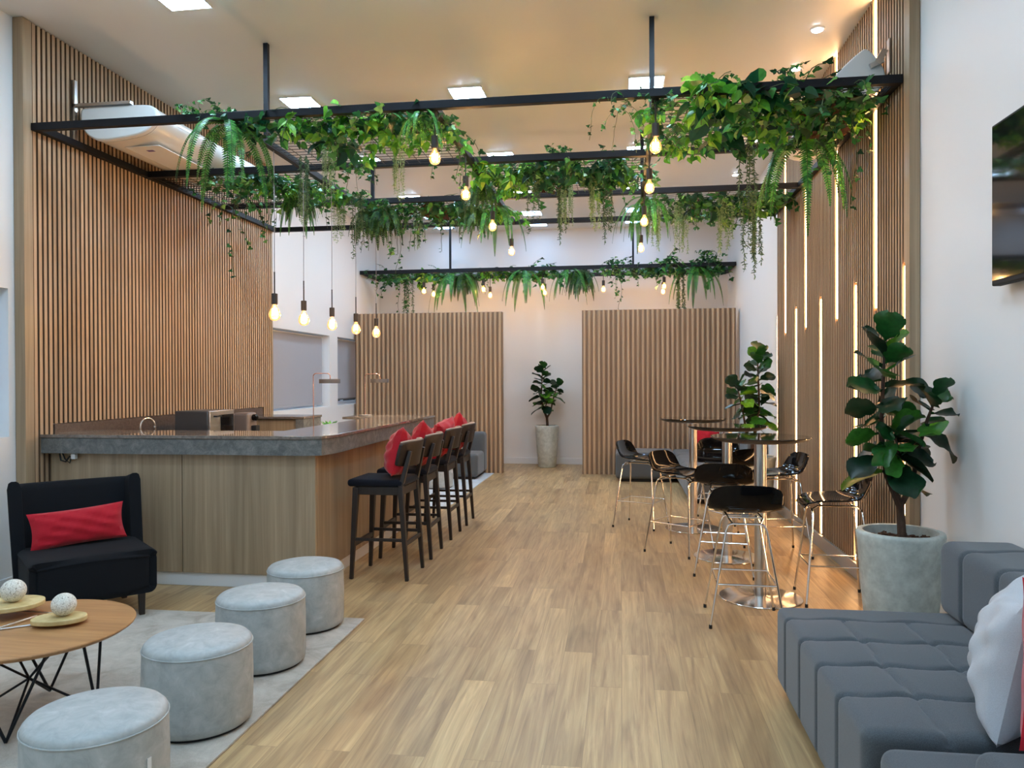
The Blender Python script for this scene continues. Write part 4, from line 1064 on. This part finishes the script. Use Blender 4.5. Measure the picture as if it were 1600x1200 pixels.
def make_trailer(name, leaf, mat, n, Lr, ls, seed, spread=.12, dens=1.0, clump=30):
    rnd = random.Random(seed); t = empty(name, (0, 0, 0)); lf, st = MB(), MB()
    for k in range(n):
        s0 = (rnd.uniform(-spread, spread), rnd.uniform(-spread, spread), rnd.uniform(-.02, .03))
        L = rnd.uniform(*Lr) * (1 if k % 4 else 1.5)
        pts = vine(rnd, s0, L); st.tube(pts, .0022, 4, False)
        for i, p in enumerate(pts[1:]):
            for _ in range(2 if rnd.random() < dens * .6 else 1):
                if rnd.random() > dens: continue
                d = Vector((rnd.uniform(-1, 1), rnd.uniform(-1, 1), rnd.uniform(-1.0, .25)))
                leaf(lf, p + d * .012, d, ls * rnd.uniform(.65, 1.2), rnd)
    for _ in range(clump):
        a = rnd.uniform(0, 6.28); q = rnd.uniform(0, spread * 1.25); p = Vector((q * math.cos(a), q * math.sin(a), rnd.uniform(-.07, .06)))
        leaf(lf, p, Vector((math.cos(a), math.sin(a), rnd.uniform(-.9, .7))), ls * rnd.uniform(.8, 1.35), rnd)
    lf.build('leaves', mat, t); st.build('stems', M['stem'], t); return t
def make_fern(name, mat, n, L, seed, wl=.05, up=.6, step=.014):
    rnd = random.Random(seed); t = empty(name, (0, 0, 0)); lf, st = MB(), MB()
    for k in range(n):
        a = 2 * PI * k / n * 1.0 + rnd.uniform(-.3, .3); l = L * rnd.uniform(.65, 1.1); d = Vector((math.cos(a), math.sin(a), up * rnd.uniform(.1, 1.6))).normalized(); p = Vector((0, 0, 0)); pts = [p.copy()]
        m_ = max(8, int(l / .03))
        for i in range(m_):
            d = (d + Vector((0, 0, -4.2 / m_ * (.6 + rnd.random() * .5)))).normalized(); p = p + d * l / m_; pts.append(p.copy())
        st.tube(pts, .0018, 4, False)
        q = int(l / step)
        for i in range(2, q):
            k_ = i / q * m_; j = min(int(k_), m_ - 1); P = pts[j].lerp(pts[j + 1], k_ - j); D = (pts[j + 1] - pts[j]).normalized()
            s = D.cross(Vector((0, 0, 1))); s = s.normalized() if s.length > .05 else Vector((math.sin(a), -math.cos(a), 0))
            w_ = wl * math.sin(PI * min(1, (.12 + .88 * i / q)) ** .8) * 1.0 + .004
            for sg in (-1, 1):
                e = P + s * sg * w_ + D * w_ * .30 - Vector((0, 0, w_ * .25)); b = D * step * .42
                lf.add([P - b, P + (e - P) * .5 - b, e, P + (e - P) * .5 + b, P + b], [(0, 1, 2, 3, 4)])
    lf.build('fronds', mat, t); st.build('stems', M['stem'], t); return t
def make_moss(name, mat, n, Lr, seed, spread=.05, fuzz=.012, wd=.0022, ln=.02):
    rnd = random.Random(seed); t = empty(name, (0, 0, 0)); lf, st = MB(), MB()
    for k in range(n):
        s0 = (rnd.uniform(-spread, spread), rnd.uniform(-spread, spread), .01); L = rnd.uniform(*Lr)
        p = Vector(s0); pts = [p.copy()]; m_ = int(L / .02)
        for i in range(m_): p = p + Vector((rnd.uniform(-.003, .003), rnd.uniform(-.003, .003), -.02)); pts.append(p.copy())
        st.tube(pts, .0014, 3, False)
        for q in pts:
            for _ in range(3):
                d = Vector((rnd.uniform(-1, 1), rnd.uniform(-1, 1), rnd.uniform(-1.6, .2))).normalized(); s = d.orthogonal().normalized() * wd
                lf.add([q - s, q + d * ln * .6 - s * 1.2, q + d * ln, q + d * ln * .6 + s * 1.2, q + s], [(0, 1, 2, 3, 4)])
    lf.build('leaves', mat, t); st.build('strands', mat, t); return t

KINDS = {
 'ivy': [make_trailer('hanging_ivy', ivy_leaf, M['ivy'], 9, (.08, .26), .048, s, .14, .8, 22) for s in (1, 2, 3)],
 'longivy': [make_trailer('trailing_ivy', ivy_leaf, M['ivy'], 6, (.28, .50), .036, s, .11, .62, 10) for s in (4, 5)],
 'pothos': [make_trailer('hanging_pothos', heart_leaf, M['pothos'], 8, (.06, .22), .066, s, .14, .75, 22) for s in (6, 7)],
 'philo': [make_trailer('hanging_philodendron', heart_leaf, M['philo'], 7, (.06, .22), .080, s, .14, .6, 18) for s in (8, 9)],
 'fern': [make_fern('hanging_fern', M['fern'], 12, .62, s, .032, .5) for s in (10, 11)],
 'darkfern': [make_fern('bushy_fern', M['fernd'], 30, .34, s, .032, .5) for s in (12,)],
 'moss': [make_moss('hanging_moss', M['moss'], 16, (.16, .44), s) for s in (14, 15)],
 'string': [make_moss('string_plant', M['string'], 7, (.28, .60), s, .05, .01, .0035, .03) for s in (16,)],
 'rusty': [make_trailer('russet_foliage', ivy_leaf, M['rusty'], 8, (.08, .20), .050, s, .10, .8, 26) for s in (18,)],
}
LOOK = {'ivy': 'green trailing ivy', 'longivy': 'dangling ivy strands', 'pothos': 'bright yellow-green pothos', 'philo': 'dark broad-leaved philodendron',
        'fern': 'arching sword fern', 'darkfern': 'dark bushy fern', 'moss': 'pale hanging moss', 'string': 'thin string plant', 'rusty': 'russet brown foliage'}
CAT = {'ivy': 'ivy', 'longivy': 'ivy', 'pothos': 'pothos plant', 'philo': 'philodendron', 'fern': 'fern', 'darkfern': 'fern', 'moss': 'hanging moss', 'string': 'string plant', 'rusty': 'leafy plant'}
USED = {}
PLANTS = []
def hang(kind, x, y, z, s=1.0, where='', rz=None):
    s *= 1.08
    lst = KINDS[kind]; i = USED.get(kind, 0); USED[kind] = i + 1; v = lst[i % len(lst)]
    rz = random.uniform(0, 6.28) if rz is None else rz
    x = min(x, SRX - .24 * s) if y < 9.1 else min(x, XR - .2 * s)
    x = max(x, SLX + .2 * s) if y < 9.1 else max(x, XL + .2 * s)
    if i < len(lst): o = v; o.location = (x, y, z); o.rotation_euler = (0, 0, rz); o.scale = (s, s, s)
    else: o = copy_tree(v, loc=(x, y, z), rz=rz, scale=s)
    PLANTS.append((kind, where, x, o))
def bay(r_, c_, items, where, z=ZP - .035):
    for kind, u, v, s in items:
        hang(kind, lerp(XBM[c_], XBM[c_ + 1], u), lerp(YBM[r_], YBM[r_ + 1], v), z, s, where)
W1, W2, W3, W4, W5, W6 = ('on front mesh left of centre', 'on front mesh by right wall', 'on mesh beside left wall', 'on mesh between bulb rows', 'on rear mesh left of centre', 'on rear mesh right of centre')
bay(0, 1, [('fern', -.02, .04, 1.15), ('ivy', .0, .10, 1.0), ('philo', .16, .10, 1.0), ('ivy', .26, .16, 1.1), ('moss', .30, .55, .8), ('pothos', .42, .12, 1.1), ('philo', .46, .36, 1.1), ('longivy', .38, .62, .8), ('ivy', .50, .20, 1.1), ('pothos', .60, .12, 1.1),
           ('pothos', .70, .38, 1.0), ('moss', .66, .62, 1.0), ('philo', .76, .20, 1.0), ('ivy', .86, .06, 1.1), ('fern', .93, .03, .55), ('pothos', .86, .42, 1.1), ('ivy', .97, .28, 1.0), ('longivy', .93, .5, .9), ('ivy', .30, .86, 1.0), ('string', .12, .70, .9)], W1)
bay(0, 3, [('longivy', -.13, .03, .8), ('ivy', .02, .06, .7), ('pothos', .10, .22, 1.1), ('ivy', .13, .5, 1.1), ('pothos', .22, .06, 1.2), ('philo', .30, .15, 1.3), ('ivy', .38, .30, 1.2), ('philo', .46, .08, 1.3), ('pothos', .52, .35, 1.2), ('philo', .34, .60, 1.2), ('string', .48, .65, 1.1), ('ivy', .62, .12, 1.2),
           ('philo', .66, .42, 1.2), ('pothos', .60, .72, 1.1), ('rusty', .78, .18, 1.1), ('ivy', .86, .06, 1.2), ('rusty', .88, .45, 1.2), ('pothos', .90, .40, .8), ('fern', .86, .82, 1.35), ('longivy', .93, .35, 1.1), ('ivy', .94, .12, 1.1), ('philo', .80, .62, 1.0), ('pothos', .20, .82, 1.0), ('ivy', .75, .85, 1.0)], W2)
bay(1, 0, [('ivy', .42, .12, 1.0), ('longivy', .38, .30, 1.1), ('ivy', .55, .10, 1.1), ('philo', .66, .16, .9), ('ivy', .60, .42, 1.1), ('longivy', .58, .34, 1.3), ('pothos', .74, .32, 1.0), ('ivy', .80, .18, 1.1), ('darkfern', .78, .52, .95), ('moss', .88, .30, .9), ('ivy', .92, .42, 1.1), ('longivy', .72, .52, 1.1),
           ('pothos', .96, .62, 1.0), ('moss', .97, .75, 1.1), ('ivy', .86, .78, 1.2), ('ivy', 1.06, .84, 1.1), ('fern', .70, .66, .8), ('ivy', 1.14, .92, .9), ('string', 1.1, .72, 1.0)], W3)
bay(1, 2, [('pothos', .02, .15, 1.1), ('ivy', .08, .35, 1.1), ('pothos', .16, .25, 1.2), ('darkfern', -.02, .50, .9), ('ivy', .24, .20, 1.0), ('ivy', .32, .35, 1.1), ('string', .34, .18, .9), ('philo', .42, .22, 1.0), ('ivy', .44, .55, 1.1), ('ivy', .54, .12, 1.0), ('moss', .52, .50, 1.0), ('string', .47, .6, .9), ('philo', .62, .28, 1.2), ('ivy', .68, .50, 1.0),
           ('philo', .74, .18, 1.1), ('moss', .68, .45, 1.2), ('rusty', .40, .62, .8), ('ivy', .82, .26, 1.1), ('longivy', .86, .04, .8), ('pothos', .86, .45, 1.0), ('string', .76, .62, .9), ('ivy', .94, .40, 1.1), ('pothos', .10, .72, 1.0)], W4)
bay(2, 1, [('darkfern', .06, .18, 1.25), ('darkfern', .18, .12, 1.2), ('ivy', .28, .28, 1.1), ('longivy', .14, .30, 1.2), ('longivy', .26, .40, 1.2), ('ivy', .38, .16, 1.1), ('moss', .36, .40, .9), ('rusty', .52, .18, 1.1), ('philo', .60, .24, 1.2), ('longivy', .46, .42, 1.1), ('ivy', .68, .20, 1.3), ('darkfern', .80, .20, 1.0), ('pothos', .86, .36, 1.0), ('ivy', .74, .50, 1.2), ('fern', .96, .22, .95), ('ivy', .55, .60, 1.1), ('pothos', .95, .60, 1.0)], W5)
bay(2, 3, [('fern', .04, .12, .95), ('fern', -.02, .36, .8), ('moss', .08, .30, 1.2), ('ivy', .18, .18, 1.0), ('moss', .26, .35, 1.2), ('rusty', .34, .48, 1.0), ('ivy', .40, .28, 1.1), ('philo', .48, .30, 1.2), ('moss', .56, .24, 1.4), ('ivy', .54, .60, 1.1), ('philo', .66, .34, 1.3), ('string', .70, .14, 1.2), ('pothos', .76, .42, 1.1), ('ivy', .84, .26, 1.3), ('philo', .90, .48, 1.1), ('pothos', .92, .50, 1.0), ('string', .90, .65, 1.2), ('ivy', .96, .26, 1.1), ('ivy', .50, .85, 1.0), ('ivy', .28, .75, 1.0)], W6)
W7 = 'on the back wall frame'
for kind, x, v, s in [('ivy', -4.05, .2, 1.1), ('ivy', -3.85, .5, 1.2), ('longivy', -3.78, .3, 1.1), ('string', -3.62, .5, 1.2), ('ivy', -3.55, .3, 1.2), ('ivy', -3.3, .4, 1.2), ('pothos', -3.15, .3, 1.0), ('ivy', -2.98, .5, 1.1), ('fern', -2.78, .2, 1.15), ('darkfern', -2.6, .3, 1.1), ('ivy', -2.38, .5, 1.0), ('longivy', -2.3, .3, .7), ('pothos', -2.1, .3, .9), ('philo', -1.9, .35, 1.0), ('ivy', -1.72, .5, 1.1), ('fern', -1.55, .1, 1.0), ('ivy', -1.4, .3, 1.1), ('ivy', -1.1, .3, 1.2),
                      ('fern', -.85, .1, .85), ('darkfern', -.65, .3, 1.2), ('ivy', -.5, .5, 1.1), ('ivy', -.1, .2, 1.1), ('longivy', .1, .1, .9), ('ivy', .3, .1, 1.2), ('ivy', .5, .4, 1.1), ('philo', .72, .2, 1.0), ('ivy', .85, .0, 1.3), ('string', .95, .5, 1.2), ('fern', 1.2, .1, 1.0), ('ivy', 1.35, .1, 1.2), ('ivy', 1.6, .2, 1.2)]:
    hang(kind, x, lerp(YQ0, YQ1, v), ZQ - .03, s * 1.25, W7)
# sprigs that stand above the beams
for kind, x, y, z, s in (('ivy', -3.02, 5.12, ZP + .07, .6), ('ivy', -2.8, 5.12, ZP + .07, .5), ('ivy', .62, 5.13, ZP + .07, .6), ('pothos', .55, 5.13, ZP + .08, .5), ('ivy', 1.05, 5.13, ZP + .07, .7), ('ivy', -.55, 6.43, ZP + .06, .6)):
    hang(kind, x, y, z, s, 'atop a plant frame beam')
for kind, x, y, z, s in (('ivy', -.05, YQ0, ZQ + .08, .9), ('ivy', .75, YQ0, ZQ + .08, .9), ('ivy', 1.45, YQ0, ZQ + .10, 1.2), ('ivy', 1.3, YQ0, ZQ + .2, .7)):
    hang(kind, x, y, z, s, 'atop the back wall frame')
byk = {}
for kind, where, x, o in PLANTS: byk.setdefault((kind, where), []).append((x, o))
def ordn(i): return ORD[i] if i < len(ORD) else '%dth' % (i + 1)
for (kind, where), L in byk.items():
    L.sort(key=lambda q: q[0])
    for i, (x, o) in enumerate(L):
        suf = '' if len(L) == 1 else (', leftmost such plant' if i == 0 else ', rightmost such plant' if i == len(L) - 1 else ', %s such plant from left' % ordn(i))
        tag(o, LOOK[kind] + ' ' + where + suf, CAT[kind], 'greenery ' + where)
        for ch in KIDS.get(o.name, []): pass
